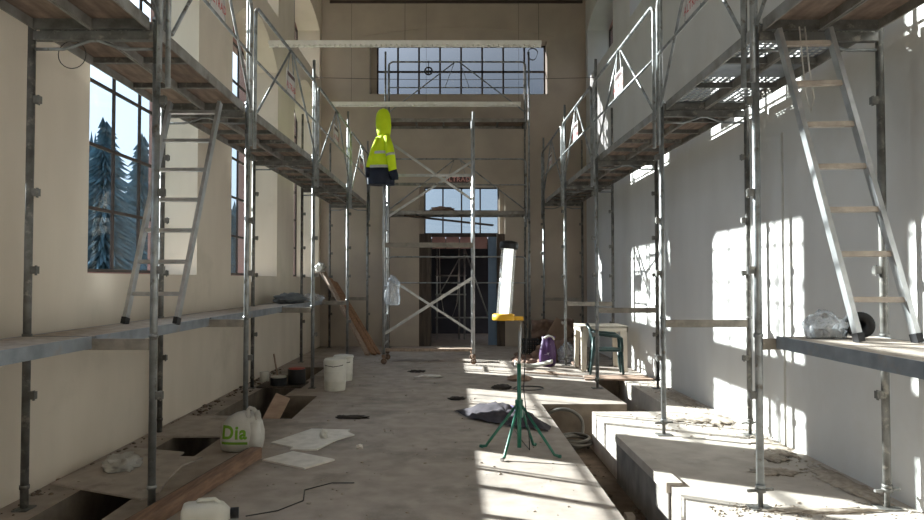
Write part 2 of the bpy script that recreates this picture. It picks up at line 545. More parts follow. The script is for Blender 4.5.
# back wall with door opening and high window
DX0, DX1, DZ = -0.72, 1.16, 3.50
BX0, BX1, BZ0, BZ1 = -1.82, 2.10, 5.54, 6.72
bw = MB()
for x0, x1, z0, z1 in ((XL - 0.47, DX0, -0.8, BZ0), (DX1, XR + 0.47, -0.8, BZ0), (DX0, DX1, DZ, BZ0), (XL - 0.47, BX0, BZ0, ZC), (BX1, XR + 0.47, BZ0, ZC), (BX0, BX1, BZ1, ZC)):
    bw.box(x0, x1, YB, YB + 0.45, z0, z1)
bw.box(DX0, -0.615, YB + 0.1, YB + 0.45, 2.46, 3.5).box(1.04, DX1, YB + 0.1, YB + 0.45, 2.46, 3.5)
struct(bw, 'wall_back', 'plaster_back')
struct(MB().box(-2.7, 2.88, YB - 0.03, YB, 7.56, 7.62), 'trim_1', 'darkframe')
def front_window(name, x0, x1, z0, z1, y, cols, rows, material='darkframe', wb=0.032, gl='glass'):
    fr = MB()
    for i in range(cols + 1):
        x = x0 + (x1 - x0) * i / cols
        ww = wb if 0 < i < cols else wb * 1.8
        fr.box(max(x0, x - ww / 2), min(x1, x + ww / 2), y - 0.02, y + 0.02, z0, z1)
    for j in range(rows + 1):
        z = z0 + (z1 - z0) * j / rows
        ww = wb if 0 < j < rows else wb * 1.8
        fr.box(x0, x1, y - 0.018, y + 0.018, max(z0, z - ww / 2), min(z1, z + ww / 2))
    o = struct(fr, name, material)
    MB().box(x0 + 0.01, x1 - 0.01, y - 0.003, y + 0.003, z0 + 0.01, z1 - 0.01).build('pane', gl, o)
    return o
bwf = MB().box(BX0, -1.69, YB + 0.28, YB + 0.45, BZ0, BZ1)
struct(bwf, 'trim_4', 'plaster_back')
arc = MB()
pa = [(-1.95 + 4.2 * k / 24, 6.84 + 0.20 * (1 - (2 * k / 24 - 1) ** 2)) for k in range(25)]
for (xa_, za_), (xb_, zb_) in zip(pa, pa[1:]):
    arc.bar((xa_, YB - 0.004, za_), (xb_, YB - 0.004, zb_), 0.03, 0.05)
struct(arc, 'trim_5', 'plaster_back')
front_window('window_16', -1.69, BX1, BZ0, BZ1, YB + 0.33, 8, 2, wb=0.04, gl='glass_dusty')
front_window('window_17', -0.615, 1.04, 2.46, 3.50, YB + 0.22, 4, 2)
# doorway surround: dark timber jambs, rosy transom panel, leaf with blue sky light put into its colour
d1 = struct(MB().box(DX0, -0.46, YB + 0.03, YB + 0.30, 0.0, 2.46).box(0.99, DX1, YB + 0.02, YB + 0.30, 0.0, 2.46), 'door_1', 'brownwood')
MB().box(-0.46, 0.99, YB + 0.16, YB + 0.24, 2.40, 2.48).build('door_head', 'darkframe', d1)
pk = MB()
for i in range(4):
    pk.box(-0.44 + i * 0.31, -0.15 + i * 0.31, YB + 0.18, YB + 0.22, 2.14, 2.40)
pk.build('transom_panel', 'pink', d1)
MB().box(0.80, 0.985, YB + 0.14, YB + 0.20, 0.02, 2.40).build('door_leaf', 'blue', d1)
# low porch beyond the doorway
pv = MB()
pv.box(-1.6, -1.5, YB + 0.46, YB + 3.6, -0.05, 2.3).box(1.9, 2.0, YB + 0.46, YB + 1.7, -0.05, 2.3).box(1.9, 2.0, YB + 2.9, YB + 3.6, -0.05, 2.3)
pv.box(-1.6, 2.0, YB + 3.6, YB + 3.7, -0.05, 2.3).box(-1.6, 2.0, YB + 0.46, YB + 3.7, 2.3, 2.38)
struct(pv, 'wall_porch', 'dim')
struct(MB().box(-1.6, 2.0, YB, YB + 3.7, -0.1, 0.0), 'floor_porch', 'concrete')

# wall behind the camera
fw = MB()
fw.box(XL - 0.47, XR + 0.47, YF - 0.4, YF, -0.8, ZC)
struct(fw, 'wall_front', 'plaster')
struct(MB().box(XL - 0.7, XR + 0.7, YF - 0.4, YB + 0.5, ZC, ZC + 0.2), 'ceiling', 'ceiling')

# floors: raised slab, wall ledge, trench bottom, concrete pads on the sunlit side
PIT = -0.42
fl = MB()
def slab(x0, x1, y0, y1):
    fl.prism([(x0, y0), (x1, y0), (x1, y1), (x0, y1)], PIT, 0.0, 0, 1)
fl.prism([(-2.13, YF), (1.05, YF), (1.05, 8.19), (2.05, 8.19), (2.05, 10.35), (XR, 10.35), (XR, YB), (XL, YB), (XL, 11.6), (-2.10, 11.6), (-2.10, 8.75),
          (-1.69, 8.75), (-1.68, 7.33), (-2.13, 7.33)], PIT, 0.0, 0, 1)
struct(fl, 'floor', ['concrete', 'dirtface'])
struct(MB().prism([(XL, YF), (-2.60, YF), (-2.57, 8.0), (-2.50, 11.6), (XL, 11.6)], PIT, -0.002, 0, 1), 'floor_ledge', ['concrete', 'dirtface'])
struct(MB().box(XL, XR, YF, 11.8, PIT - 0.1, PIT), 'floor_trench', 'dirt')
struct(MB().prism([(1.55, YF), (XR, YF), (XR, 10.35), (2.48, 10.35), (2.48, 7.73), (1.55, 7.73)], PIT, -0.001), 'floor_pads', 'concrete_pad')
tr = MB().box(1.515, 1.63, 4.96, 6.50, -0.05, 0.022)
struct(tr, 'trim_2', 'concrete_pad')
struct(MB().box(1.53, 1.552, 4.96, 6.50, PIT, -0.05), 'trim_3', 'concrete_dark')  # added dark panel, stands in for shade on this stretch of pad face

# ------------------------------------------------------------------ outdoors
struct(MB().box(-120, 120, -60, 160, -1.0, -0.82), 'ground', 'ground')
def conifer(x, y, h, r, label, seed):
    rnd = random.Random(seed)
    t = thing('conifer_tree', label, 'tree', (x, y, -0.82), 0, 'conifers outside the tall windows')
    MB().path([(0, 0, 0), (0.05, 0, h * 0.5), (0, 0, h * 0.97)], [0.16, 0.1, 0.02], 7).build('trunk', 'bark', t)
    c = MB()
    tiers = 44
    for k in range(tiers):
        q0 = k / tiers
        z0 = h * (0.06 + 0.90 * q0)
        rr = 1.35 * r * (1 - q0) ** 0.7 * rnd.uniform(0.7, 1.15) + 0.08
        n = 22
        ox, oy = rnd.uniform(-.12, .12), rnd.uniform(-.12, .12)
        vs = [(ox, oy, z0 + h * 0.055)]
        for i in range(n * 2):
            q = rr * (rnd.uniform(0.75, 1.3) if i % 2 == 0 else 0.42)
            an = math.pi * (i + rnd.uniform(-.3, .3)) / n
            vs.append((ox + q * math.cos(an), oy + q * math.sin(an), z0 - (q * 0.25 if i % 2 == 0 else 0)))
        c.faces(vs, [(0, 1 + i, 1 + (i + 1) % (2 * n)) for i in range(2 * n)])
    c.build('crown', 'conifer', t)
for i, (x, y, h, r, lab) in enumerate([
        (-29.2, 52, 14.2, 2.3, 'tall dark conifer at the near edge of the first tall window'),
        (-20.6, 41, 12.0, 2.4, 'bushy conifer in the middle of the first tall window'),
        (-25.5, 57, 14.5, 2.4, 'conifer rising between two others beyond the first tall window'),
        (-20.4, 64, 9.0, 2.6, 'shorter conifer seen through the second tall window'),
        (-18.0, 70, 8.0, 2.4, 'small conifer seen through the third tall window'),
        ]):
    conifer(x, y, h, r, lab, i + 3)

fo = MB()
rnd = random.Random(77)
for k in range(90):
    q = rnd.random()
    ang = 0.46 + 0.13 * (k / 90) if k < 70 else 0.30 + 0.15 * rnd.random()
    dist = rnd.uniform(74, 96)
    fx, fy = -dist * math.sin(ang), dist * math.cos(ang)
    h = rnd.uniform(0.15, 0.215) * dist * (1.0 if k < 70 else 0.62)
    for j in range(12):
        q0 = j / 12
        z0, rr = -0.8 + h * (0.05 + 0.9 * q0), 2.3 * (1 - q0) ** 0.8 * rnd.uniform(.75, 1.15) + 0.1
        vs = [(fx + rnd.uniform(-.1, .1), fy, z0 + h * 0.16)]
        for i in range(14):
            qq = rr * (rnd.uniform(.8, 1.3) if i % 2 == 0 else 0.5)
            vs.append((fx + qq * math.cos(i * math.pi / 7), fy + qq * math.sin(i * math.pi / 7), z0))
        fo.faces(vs, [(0, 1 + i, 1 + (i + 1) % 14) for i in range(14)])
tag(fo.build('forest', 'conifer'), 'distant forest edge filling the lower panes of the tall windows', None, kind='stuff')

# ------------------------------------------------------------------ scaffold kit
W_FR = 0.81
Z_UP, Z_LO = 3.14, 1.06
def make_frame(name, label, loc, rz, group, top_in=4.45, top_out=4.40, tr=(3.035, 1.05), nuts=True):
    t = thing(name, label, 'scaffold frame', loc, rz, group)
    for sx, top in ((0.0, top_in), (-W_FR, top_out)):
        u = MB()
        u.tube((sx, 0, 0.13 if nuts else 0.012), (sx, 0, 3.15), 0.0243, 12)
        u.tube((sx, 0, 3.15), (sx, 0, top), 0.0195, 10)
        for z in (0.14, 1.10, 3.14):
            u.tube((sx, 0, z - 0.012), (sx, 0, z + 0.012), 0.030, 12)
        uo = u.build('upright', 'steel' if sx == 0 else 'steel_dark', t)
        for z in (0.72, 1.52, 2.02, 2.62):
            w = MB()
            s = 1
            w.box(sx + s * 0.022, sx + s * 0.062, -0.018, 0.018, z - 0.024, z + 0.024)
            w.bar((sx + s * 0.05, 0, z - 0.034), (sx + s * 0.05, 0, z + 0.03), 0.006, 0.02)
            w.build('wedge_coupler', 'steel_dark', uo)
        j = MB().tube((sx, 0, 0.006), (sx, 0, 0.30), 0.0165, 10).build('base_jack', 'steel_dark', t)
        MB().box(sx - (0.07 if nuts else 0.045), sx + (0.07 if nuts else 0.045), -0.06, 0.06, 0.0, 0.008).build('base_plate', 'steel_dark', j)
        if not nuts:
            continue
        wn_ = MB().lathe([(0.02, -0.015), (0.033, -0.012), (0.033, 0.012), (0.02, 0.015)], 10, (sx, 0, 0.115))
        wn_.bar((sx - 0.085, -0.01, 0.118), (sx + 0.085, 0.01, 0.112), 0.018, 0.016)
        wn_.build('wing_nut', 'steel_dark', j)
    b = MB()
    b.box(-W_FR + 0.02, -0.02, -0.025, 0.025, tr[0] - 0.03, tr[0] + 0.025)
    b.build('transom', 'steel_dark', t)
    g = MB()
    zz = tr[0] - 0.085
    g.path([(-0.02, 0, zz), (-0.20, 0, zz), (-0.25, 0, zz + 0.01), (-W_FR / 2 + 0.03, 0, tr[0] - 0.03), (-W_FR / 2 - 0.03, 0, tr[0] - 0.03), (-W_FR + 0.25, 0, zz + 0.01), (-W_FR + 0.20, 0, zz), (-W_FR + 0.02, 0, zz)], 0.011, 8)
    g.build('bowed_stiffener', 'steel', t)
    if tr[1]:
        MB().box(-W_FR + 0.02, -0.02, -0.02, 0.02, tr[1] - 0.04, tr[1] + 0.03).build('lower_transom', 'tan', t)
    return t

def make_board(name, label, loc, rz, L, w, group, perforated=False, top='deckdust', under='ply', cat='scaffold deck', side='deck_side'):
    """lies along +Y from the origin, its walking surface at z=0"""
    t = thing(name, label, cat, loc, rz, group)
    y0, y1 = 0.03, L - 0.03
    for s in (-1, 1):
        MB().box(s * w / 2 - 0.012 if s > 0 else -w / 2, w / 2 if s > 0 else -w / 2 + 0.012, y0, y1, -0.075, 0.003).build('side_rail', side, t)
    if perforated:
        p = MB()
        nx, ny = 13, int((y1 - y0) / 0.028)
        xs = [-w / 2 + 0.012 + (w - 0.024) * i / nx for i in range(nx + 1)]
        ys = [y0 + (y1 - y0) * i / ny for i in range(ny + 1)]
        g = [[p.bm.verts.new((x, y, -0.004)) for y in ys] for x in xs]
        for i in range(nx):
            for k in range(ny):
                if i % 2 == 1 and k % 2 == 1 and (k // 14) % 3 != 2:
                    continue
                p.bm.faces.new((g[i][k], g[i + 1][k], g[i + 1][k + 1], g[i][k + 1]))
        p.build('panel', 'deck_steel', t)
    else:
        MB().box(-w / 2 + 0.012, w / 2 - 0.012, y0, y1, -0.014, -0.002).build('panel', under, t)
        MB().box(-w / 2 + 0.012, w / 2 - 0.012, y0 + .002, y1 - .002, -0.002, 0.001).build('dust_coat', top, t)
    nb = max(2, int(L / 0.55))
    for k in range(nb + 1):
        y = y0 + 0.02 + (y1 - y0 - 0.04) * k / nb
        MB().box(-w / 2 + 0.012, w / 2 - 0.012, y - 0.018, y + 0.018, -0.055 if 0 < k < nb else -0.075, -0.014).build('crossbar', 'steel_dark', t)
    return t

def make_guard(name, label, loc, rz, L, group, base=3.05, dark_plate=False, face=1, zend=0.33, txt=0.1, plate=True, braced=True):
    """guardrail frame in the YZ plane along +Y; face = side (+x/-x) the plate looks to"""
    t = thing(name, label, 'scaffold guardrail', loc, rz, group)
    zt, zm, zb = base + 1.06, base + 0.53, base - zend
    e = 0.07
    c = 0.10
    pts = [(0, e, zb), (0, e, zt - c)]
    for k in range(1, 6):
        a = k / 6 * math.pi / 2
        pts.append((0, e + c * (1 - math.cos(a)), zt - c + c * math.sin(a)))
    pts += [(0, e + c, zt), (0, L - e - c, zt)]
    for k in range(1, 6):
        a = k / 6 * math.pi / 2
        pts.append((0, L - e - c + c * math.sin(a), zt - c + c * math.cos(a)))
    pts += [(0, L - e, zt - c), (0, L - e, zb)]
    MB().path(pts, 0.0175, 10).build('rail_frame', 'steel', t)
    MB().tube((0, e, zm), (0, L - e, zm), 0.013, 8).build('mid_rail', 'steel', t)
    if not braced:
        return t
    for s in (-1, 1):
        MB().tube((0.012, L / 2 + s * 0.06, zt - 0.02), (0.012, L / 2 + s * (L / 2 - e - 0.03), base + 0.03), 0.0125, 8).build('brace', 'steel', t)
    hb = MB()
    pw, z0, z1 = (0.25, zm + 0.03, zm + 0.25) if dark_plate else (0.19, zm + 0.02, zm + 0.34)
    for s in (-1, 1):
        hb.tube((0, L / 2 + s * pw, zm), (0, L / 2 + s * 0.06, zt - 0.02), 0.007, 6)
    hb.build('plate_hanger', 'steel', t)
    if not plate:
        return t
    pl = MB().box(-0.004, 0.004, L / 2 - pw, L / 2 + pw, z0, z1 - 0.06).build('name_plate', 'signdark' if dark_plate else 'signwhite', t)
    tb = text_bm('ALTRAD', txt)
    rot = Matrix(((0, 0, face), (face, 0, 0), (0, 1, 0))).to_4x4()
    bmesh.ops.transform(tb.bm, matrix=Matrix.Translation((face * 0.006, L / 2, (z0 + z1 - 0.06) / 2 - (0 if dark_plate else 0.05))) @ rot, verts=tb.bm.verts)
    tb.build('lettering', 'signpale' if dark_plate else 'signred', pl)
    if not dark_plate:
        MB().box(-0.006, 0.006, L / 2 - pw * 0.85, L / 2 + pw * 0.85, z1 - 0.13, z1 - 0.085).build('dark_stripe', 'signdark', pl)
    return t

LF = [(-1.88, 1.95), (-1.91, 4.46), (-1.95, 6.60), (-1.88, 9.40), (-1.85, 12.30), (-1.82, 14.95)]
RF = [(1.97, 1.95), (1.97, 4.48), (1.99, 6.57), (1.95, 9.36), (1.93, 11.84), (1.93, 14.60)]
ORD = ['first', 'second', 'third', 'fourth', 'fifth']
lf0 = None
for i, (x, y) in enumerate(LF[1:]):
    lab = 'galvanised scaffold frame along the tall-window wall, %s of five counting towards the door' % ORD[i]
    if lf0 is None:
        lf0 = make_frame('scaffold_standard', lab, (x, y, 0), 0, 'scaffold frames on the window side', nuts=False)
    else:
        dup(lf0, (x, y, 0), 0, lab)
rf0 = None
for i, (x, y) in enumerate(RF[1:]):
    lab = 'galvanised scaffold frame along the sunlit wall, %s of five counting towards the door' % ORD[i]
    if rf0 is None:
        rf0 = make_frame('scaffold_standard', lab, (x, y, 0), math.pi, 'scaffold frames on the sunlit side')
    else:
        dup(rf0, (x, y, 0), math.pi, lab)

bayname = ['before the first frame', 'first to second frame', 'second to third frame', 'third to fourth frame', 'fourth to last frame']
for side, FR, sg in (('tall-window wall', LF, -1), ('sunlit wall', RF, 1)):
    for k in range(5):
        (xa, ya), (xb, yb) = FR[k], FR[k + 1]
        L = math.hypot(xb - xa, yb - ya)
        rz = -math.atan2(xb - xa, yb - ya)
        for q, (off, nm) in enumerate(((0.22, 'aisle-side'), (0.595, 'wall-side'))):
            perf = sg > 0 and k == 1
            make_board('scaffold_deck', '%s upper deck board, %s, along the %s' % (nm, bayname[k], side),
                       (xa + sg * off, ya, Z_UP), rz, L, 0.365, 'upper deck boards on the ' + side, perf)
        make_guard('guardrail', 'guardrail with name plate along the %s, %s' % (side, bayname[k]),
                   (xa - sg * 0.045, ya, 0), rz, L, 'guardrails along the ' + side, face=-sg)
for k in range(4):
    (xa, ya), (xb, yb) = LF[k], LF[k + 1]
    make_board('scaffold_plank', 'waist-high dusty steel plank along tall-window wall, %s' % ['running out past the first frame', 'under the ladder', 'between second and third frames', 'with the grey tarpaulin'][k],
               (-2.52, ya, Z_LO + 0.035), 0, yb - ya, 0.46, 'waist-high planks by the windows', top='deckdust', under='deck_steel', side='deck_steel')
make_board('scaffold_plank', 'waist-high dusty steel plank under the leaning ladder by the sunlit wall', (2.39, 1.95, Z_LO + 0.035), 0, 2.53, 0.64, None, top='deckdust', under='deck_steel', side='deck_steel')

# scaffold against the back wall
bf = make_frame('scaffold_standard', 'tall scaffold frame against the back wall, on the window side of the doorway', (-1.37, 14.20, 0), -math.pi / 2, 'scaffold frames on the back wall', top_in=6.15, top_out=6.15, tr=(2.80, 0))
dup(bf, (1.58, 14.20, 0), -math.pi / 2, 'tall scaffold frame against the back wall, on the sunlit side of the doorway')
for z, nm, lab in ((2.87, 'upper', 'lower deck of the back-wall scaffold, across the door transom'), (4.78, 'top', 'top deck of the back-wall scaffold, below the high window')):
    dk_ = make_board('scaffold_deck', lab, (-1.37, 14.58, z), -math.pi / 2, 2.95, 0.66, 'decks on the back wall')
    if nm == 'upper':
        MB().bar((-0.1, 0.35, -0.06), (-0.3, 2.25, -0.25), 0.16, 0.03).build('slanting_board', 'brownwood', dk_)  # dark board slung slanting under the deck, braces nothing
for b_, lab, dk in ((4.86, 'top guardrail of the back-wall scaffold, in front of the high window', False), (2.86, 'guardrail with dark red name plate, above the doorway', True), (0.86, 'lowest guardrail of the back-wall scaffold, across the doorway', False)):
    make_guard('guardrail', lab, (-1.37, 14.14, 0), -math.pi / 2, 2.95, 'guardrails on the back wall', base=b_, dark_plate=True, face=1, txt=0.13, plate=dk, braced=b_ > 1)

# ------------------------------------------------------------------ ladders
def ladder(label, f0, f1, t0, t1, n, mname, rm='alu'):
    """f0,f1 feet; t0,t1 tops"""
    f0, f1, t0, t1 = V(f0), V(f1), V(t0), V(t1)
    o = (f0 + f1) / 2
    t = thing('ladder', label, 'ladder', o)
    nrm = (f1 - f0).cross(t0 - f0).normalized()
    for a, b in ((f0, t0), (f1, t1)):
        MB().bar(a, b, 0.028, 0.068, up=nrm).build('rail', mname, t, origin=o)
        MB().bar(a - (b - a).normalized() * 0.004, a + (b - a).normalized() * 0.05, 0.036, 0.078, up=nrm).build('rubber_foot', 'black', t, origin=o)
    for k in range(n):
        q = (k + 0.9) / (n + 0.25)
        MB().bar(f0.lerp(t0, q), f1.lerp(t1, q), 0.03, 0.028, up=nrm).build('rung', rm, t, origin=o)
zf = Z_LO + 0.042
ladder('aluminium ladder standing on the plank in front of the first tall window', (-2.66, 5.66, zf), (-2.24, 5.66, zf), (-2.50, 6.13, 3.03), (-2.06, 6.13, 3.03), 7, 'alu')
ladder('sunlit aluminium ladder rising from the plank by the sunlit wall', (2.35, 4.02, zf), (2.66, 3.98, zf), (2.07, 4.37, 3.04), (2.38, 4.35, 3.04), 7, 'alu', 'deckdust')

# ------------------------------------------------------------------ mobile tower in front of the doorway
t = thing('scaffold_tower', 'slim aluminium scaffold tower on castors in front of the doorway', 'scaffold tower', (-0.4, 12.3, 0))
O = V((-0.4, 12.3, 0))
TX0, TX1, TY0, TY1 = -1.17, 0.37, 11.95, 12.65
for x in (TX0, TX1):
    for y in (TY0, TY1):
        MB().tube((x, y, 0.16), (x, y, 4.36 if not (x < 0 and y < 12.3) else 4.30), 0.025, 12).build('upright', 'alu', t, origin=O)
        w = MB()
        w.path([(x + 0.038 * math.sin(a), y + 0.02, 0.055 + 0.038 * math.cos(a)) for a in [k * math.pi / 8 for k in range(16)]], 0.016, 6, closed=True)
        w.tube((x, y - 0.005, 0.055), (x, y + 0.045, 0.055), 0.02, 8)
        w.bar((x, y + 0.02, 0.02), (x, y + 0.02, 0.11), 0.025, 0.09)
        co = w.build('castor', 'rust', t, origin=O)
        MB().lathe([(0.03, 0), (0.036, 0.01), (0.036, 0.05), (0.028, 0.06)], 12, (x, y, 0.12)).build('castor_collar', 'rust', co, origin=O)
    for k in range(8):
        z = 0.34 + k * 0.5
        MB().tube((x, TY0, z), (x, TY1, z), 0.017, 8).build('rung', 'alu', t, origin=O)
def tbar(nm, x0, z0, x1, z1, y, w, h, m='alu'):
    MB().bar((x0, y, z0), (x1, y, z1), w, h).build(nm, m, t, origin=O)
tbar('beam', TX0, 2.05, TX1, 2.05, TY0, 0.04, 0.085, 'tan')
tbar('rail', TX0, 3.36, TX1, 3.36, TY1, 0.035, 0.05)
tbar('rail', TX0, 3.20, TX1, 3.20, TY1, 0.03, 0.05, 'steel_dark')
tbar('plank', TX0 - 0.02, 0.20, TX1 + 0.02, 0.20, TY1 - 0.12, 0.22, 0.045, 'timber_pale')
tbar('brace', TX0, 0.52, TX1, 1.50, TY0 + 0.03, 0.02, 0.05)
tbar('brace', TX0, 1.50, TX1, 0.50, TY1, 0.02, 0.04)
tbar('brace', TX0, 3.90, TX1, 2.82, TY0 + 0.03, 0.02, 0.04)
tbar('brace', TX0, 2.60, TX1, 3.62, TY1, 0.02, 0.04)

# hi-vis jacket on the tower's post
jx, jy = -1.18, 11.90
t = thing('jacket', 'long yellow and navy hi-vis hooded jacket hung over the tower post', 'jacket', (jx, jy, 3.08))
O = V((jx, jy, 3.08))
def oval(cx, cy, z, rx, ry, n=28, seed=0.0, amp=0.05):
    out = []
    for k in range(n):
        a = 2 * math.pi * k / n
        q = 1 + amp * math.sin(a * 5 + seed + z * 4) + amp * 0.6 * noise.noise(V((math.cos(a) * 2, math.sin(a) * 2, z * 5)))
        out.append((cx + rx * q * math.cos(a), cy + ry * q * math.sin(a), z))
    return out
prof = [(3.98, 0.085, 0.10, 0.00), (3.90, 0.10, 0.12, -0.01), (3.80, 0.135, 0.14, -0.02), (3.66, 0.170, 0.15, -0.03), (3.52, 0.205, 0.16, -0.045), (3.42, 0.225, 0.165, -0.055), (3.36, 0.232, 0.168, -0.06)]
MB().loft([oval(jx + 0.01 + dx, jy, z, rx, ry) for z, rx, ry, dx in prof], cap=True).build('body', 'hivis', t, origin=O)
prof2 = [(3.36, 0.232, 0.168, -0.06), (3.25, 0.235, 0.17, -0.06), (3.10, 0.232, 0.17, -0.055), (3.08, 0.226, 0.165, -0.055)]
MB().loft([oval(jx + 0.01 + dx, jy, z, rx, ry) for z, rx, ry, dx in prof2], cap=True).build('skirt', 'navy', t, origin=O)
for z0, z1, r0, dx in ((3.60, 3.645, 0.183, -0.035), (3.36, 3.405, 0.231, -0.057)):
    MB().loft([oval(jx + 0.01 + dx, jy, z, r0 + 0.005, 0.162 + (0.012 if z0 < 3.5 else 0)) for z in (z1, z0)], cap=False).build('reflective_band', 'reflect', t, origin=O)
hd = MB().loft([oval(jx + dx, jy - 0.01, z, rx, ry, amp=0.03) for z, rx, ry, dx in ((3.90, 0.10, 0.10, 0.01), (3.98, 0.115, 0.12, 0.01), (4.10, 0.135, 0.13, 0.005), (4.22, 0.13, 0.13, 0.0), (4.31, 0.115, 0.11, 0.0), (4.37, 0.08, 0.075, 0.0), (4.395, 0.03, 0.03, 0.0))], cap=True)
hd.build('hood', 'hivis', t, origin=O)
sl = MB().path([(jx + 0.06, jy - 0.10, 3.90), (jx + 0.11, jy - 0.15, 3.72), (jx + 0.15, jy - 0.16, 3.50), (jx + 0.175, jy - 0.15, 3.30)], [0.06, 0.075, 0.075, 0.07], 12).build('sleeve', 'hivis', t, origin=O)
MB().path([(jx + 0.173, jy - 0.15, 3.31), (jx + 0.20, jy - 0.14, 3.22), (jx + 0.205, jy - 0.13, 3.15)], [0.073, 0.07, 0.066], 12).build('cuff', 'navy', sl, origin=O)
MB().path([(jx + 0.132, jy - 0.156, 3.60), (jx + 0.139, jy - 0.158, 3.56)], 0.079, 12).build('sleeve_band', 'reflect', sl, origin=O)
s2 = MB().path([(jx - 0.08, jy - 0.05, 3.88), (jx - 0.16, jy - 0.08, 3.66), (jx - 0.22, jy - 0.09, 3.46), (jx - 0.245, jy - 0.08, 3.36)], [0.05, 0.055, 0.055, 0.05], 12).build('sleeve', 'hivis', t, origin=O)
MB().path([(jx - 0.243, jy - 0.08, 3.37), (jx - 0.25, jy - 0.07, 3.2)], [0.054, 0.048], 12).build('cuff', 'navy', s2, origin=O)

# ------------------------------------------------------------------ hanging white profiles, cords
for y, x0, lab, z in ((10.8, XL + 0.005, 'white slotted profile spanning high across the hall, in front of the high window', 5.15), (14.05, -2.45, 'white profile across the hall below the high window, behind the other', 5.02)):
    o = V((0, y, z))
    b = MB()
    b.box(x0, 1.40, y - 0.03, y + 0.03, z - 0.01, z + 0.05)
    for k in range(int((1.40 - x0) / 0.08)):
        xx = x0 + 0.02 + k * 0.08
        b.box(xx, xx + 0.05, y - 0.03, y + 0.03, z - 0.045, z - 0.01)
    b.box(x0, 1.40, y + 0.02, y + 0.03, z - 0.045, z + 0.05)
    tt = thing('hanging_profile', lab, 'profile', o, 0, 'white hanging profiles')
    b.build('channel', 'tray', tt, origin=o)
    hw = MB()
    for xx in (x0 + 0.4, (x0 + 1.4) / 2, 1.36):
        hw.tube((xx, y, z + 0.05), (xx, y, ZC), 0.003, 5)
    hw.build('hanger_wire', 'wire', tt, origin=o)
tag(MB().path([(-1.88 + (3.83) * k / 12, 9.40, 4.21 - 0.03 * math.sin(math.pi * k / 12)) for k in range(13)], 0.004, 5).build('cord', 'wire'), 'thin dark cord strung between the third scaffold frames', 'cord')
c_ = [(2.20, 4.36, 3.06), (2.21, 4.34, 2.8), (2.215, 4.32, 2.62), (2.24, 4.31, 2.50), (2.265, 4.32, 2.6), (2.25, 4.34, 2.78), (2.235, 4.36, 3.06)]
tag(MB().path(c_, 0.005, 6).build('cord', 'cord'), 'pale cord looped from the upper deck beside the sunlit ladder', 'cord')
tag(MB().path([(-2.47 + 0.09 * math.cos(a), 4.48, 2.92 + 0.09 * math.sin(a)) for a in [k * math.pi / 10 for k in range(20)]], 0.003, 5, closed=True).build('wire_loop', 'wire'), 'thin wire loop hanging under the first scaffold frame', 'wire')
tag(MB().path([(-0.48 + 0.075 * math.cos(a), 14.10, 5.72 + 0.075 * math.sin(a)) for a in [k * math.pi / 10 for k in range(20)]], 0.016, 8, closed=True)
    .tube((-0.48, 14.10, 5.80), (-0.48, 14.10, 5.93), 0.008, 6).bar((-0.55, 14.10, 5.72), (-0.41, 14.10, 5.72), 0.02, 0.02).bar((-0.48, 14.10, 5.65), (-0.48, 14.10, 5.79), 0.02, 0.02).build('pulley', 'black'), 'black pulley wheel hung from the top guardrail before the high window', 'pulley')
tag(MB().path([(1.66 + (0.10 + 0.012 * math.sin(3 * a)) * math.cos(a), 14.16 + 0.004 * a, 6.10 + 0.12 * math.sin(a)) for a in [k * math.pi / 10 for k in range(60)]], 0.004, 5).build('wire_coil', 'wire'), 'wire coil hung on the post beside the high window', 'wire')
tag(MB().tube((2.90, 6.08, 0.0), (2.90, 6.08, 2.75), 0.011, 8).build('conduit', 'cord'), 'thin pale pipe standing against the sunlit wall', 'pipe')

# ------------------------------------------------------------------ site lamp on green tripod
tx, ty = 0.565, 5.88
O = V((tx, ty, 0))
t = thing('lamp_tripod', 'green four-legged folding stand carrying the work lamp', 'lamp stand', O)
MB().tube((tx, ty, 0.05), (tx, ty, 0.75), 0.0175, 12).build('pole', 'green', t, origin=O)
MB().lathe([(0.03, 0.30), (0.034, 0.31), (0.034, 0.44), (0.03, 0.45)], 8, (tx, ty, 0), smooth=False).build('hub', 'green', t, origin=O)
MB().tube((tx, ty, 0.70), (tx + 0.012, ty, 1.12), 0.011, 10).build('inner_pole', 'alu', t, origin=O)
for fx, fy in ((0.25, 6.08), (0.40, 5.62), (0.885, 5.72), (0.73, 6.14)):
    d = V((fx - tx, fy - ty, 0))
    p = [V((tx, ty, 0.40)) + d * 0.07, V((tx, ty, 0)) + d * 0.80 + V((0, 0, 0.055)), V((tx, ty, 0)) + d * 0.86 + V((0, 0, 0.022)), V((tx, ty, 0)) + d + V((0, 0, 0.014))]
    lg = MB().path(p, 0.0125, 8).build('leg', 'green', t, origin=O)
    MB().path([p[3] - d * 0.06, p[3] + d * 0.02], 0.0145, 8).build('foot', 'alu' if fx == 0.40 else 'green', lg, origin=O)
O = V((0.435, ty, 1.12))
t = thing('work_lamp', 'lit tubular work lamp with yellow foot and black cap on green stand', 'lamp', O)
tilt = Matrix.Translation(O) @ Matrix.Rotation(math.radians(4.3), 4, 'Y')
def tl(mb):
    bmesh.ops.transform(mb.bm, matrix=tilt, verts=mb.bm.verts)
    return mb
tl(MB().lathe([(0.0, 0.03), (0.038, 0.04), (0.042, 0.06), (0.042, 0.60), (0.0, 0.61)], 24)).build('diffuser', 'lamp', t, origin=O)
tl(MB().lathe([(0.062, 0.045), (0.064, 0.05), (0.064, 0.61)], 28)).build('clear_tube', 'lampglass', t, origin=O)
tl(MB().lathe([(0.0, 0.60), (0.076, 0.60), (0.08, 0.61), (0.08, 0.645), (0.072, 0.66), (0.03, 0.67), (0.0, 0.67)], 28)).build('cap', 'black', t, origin=O)
yb = MB()
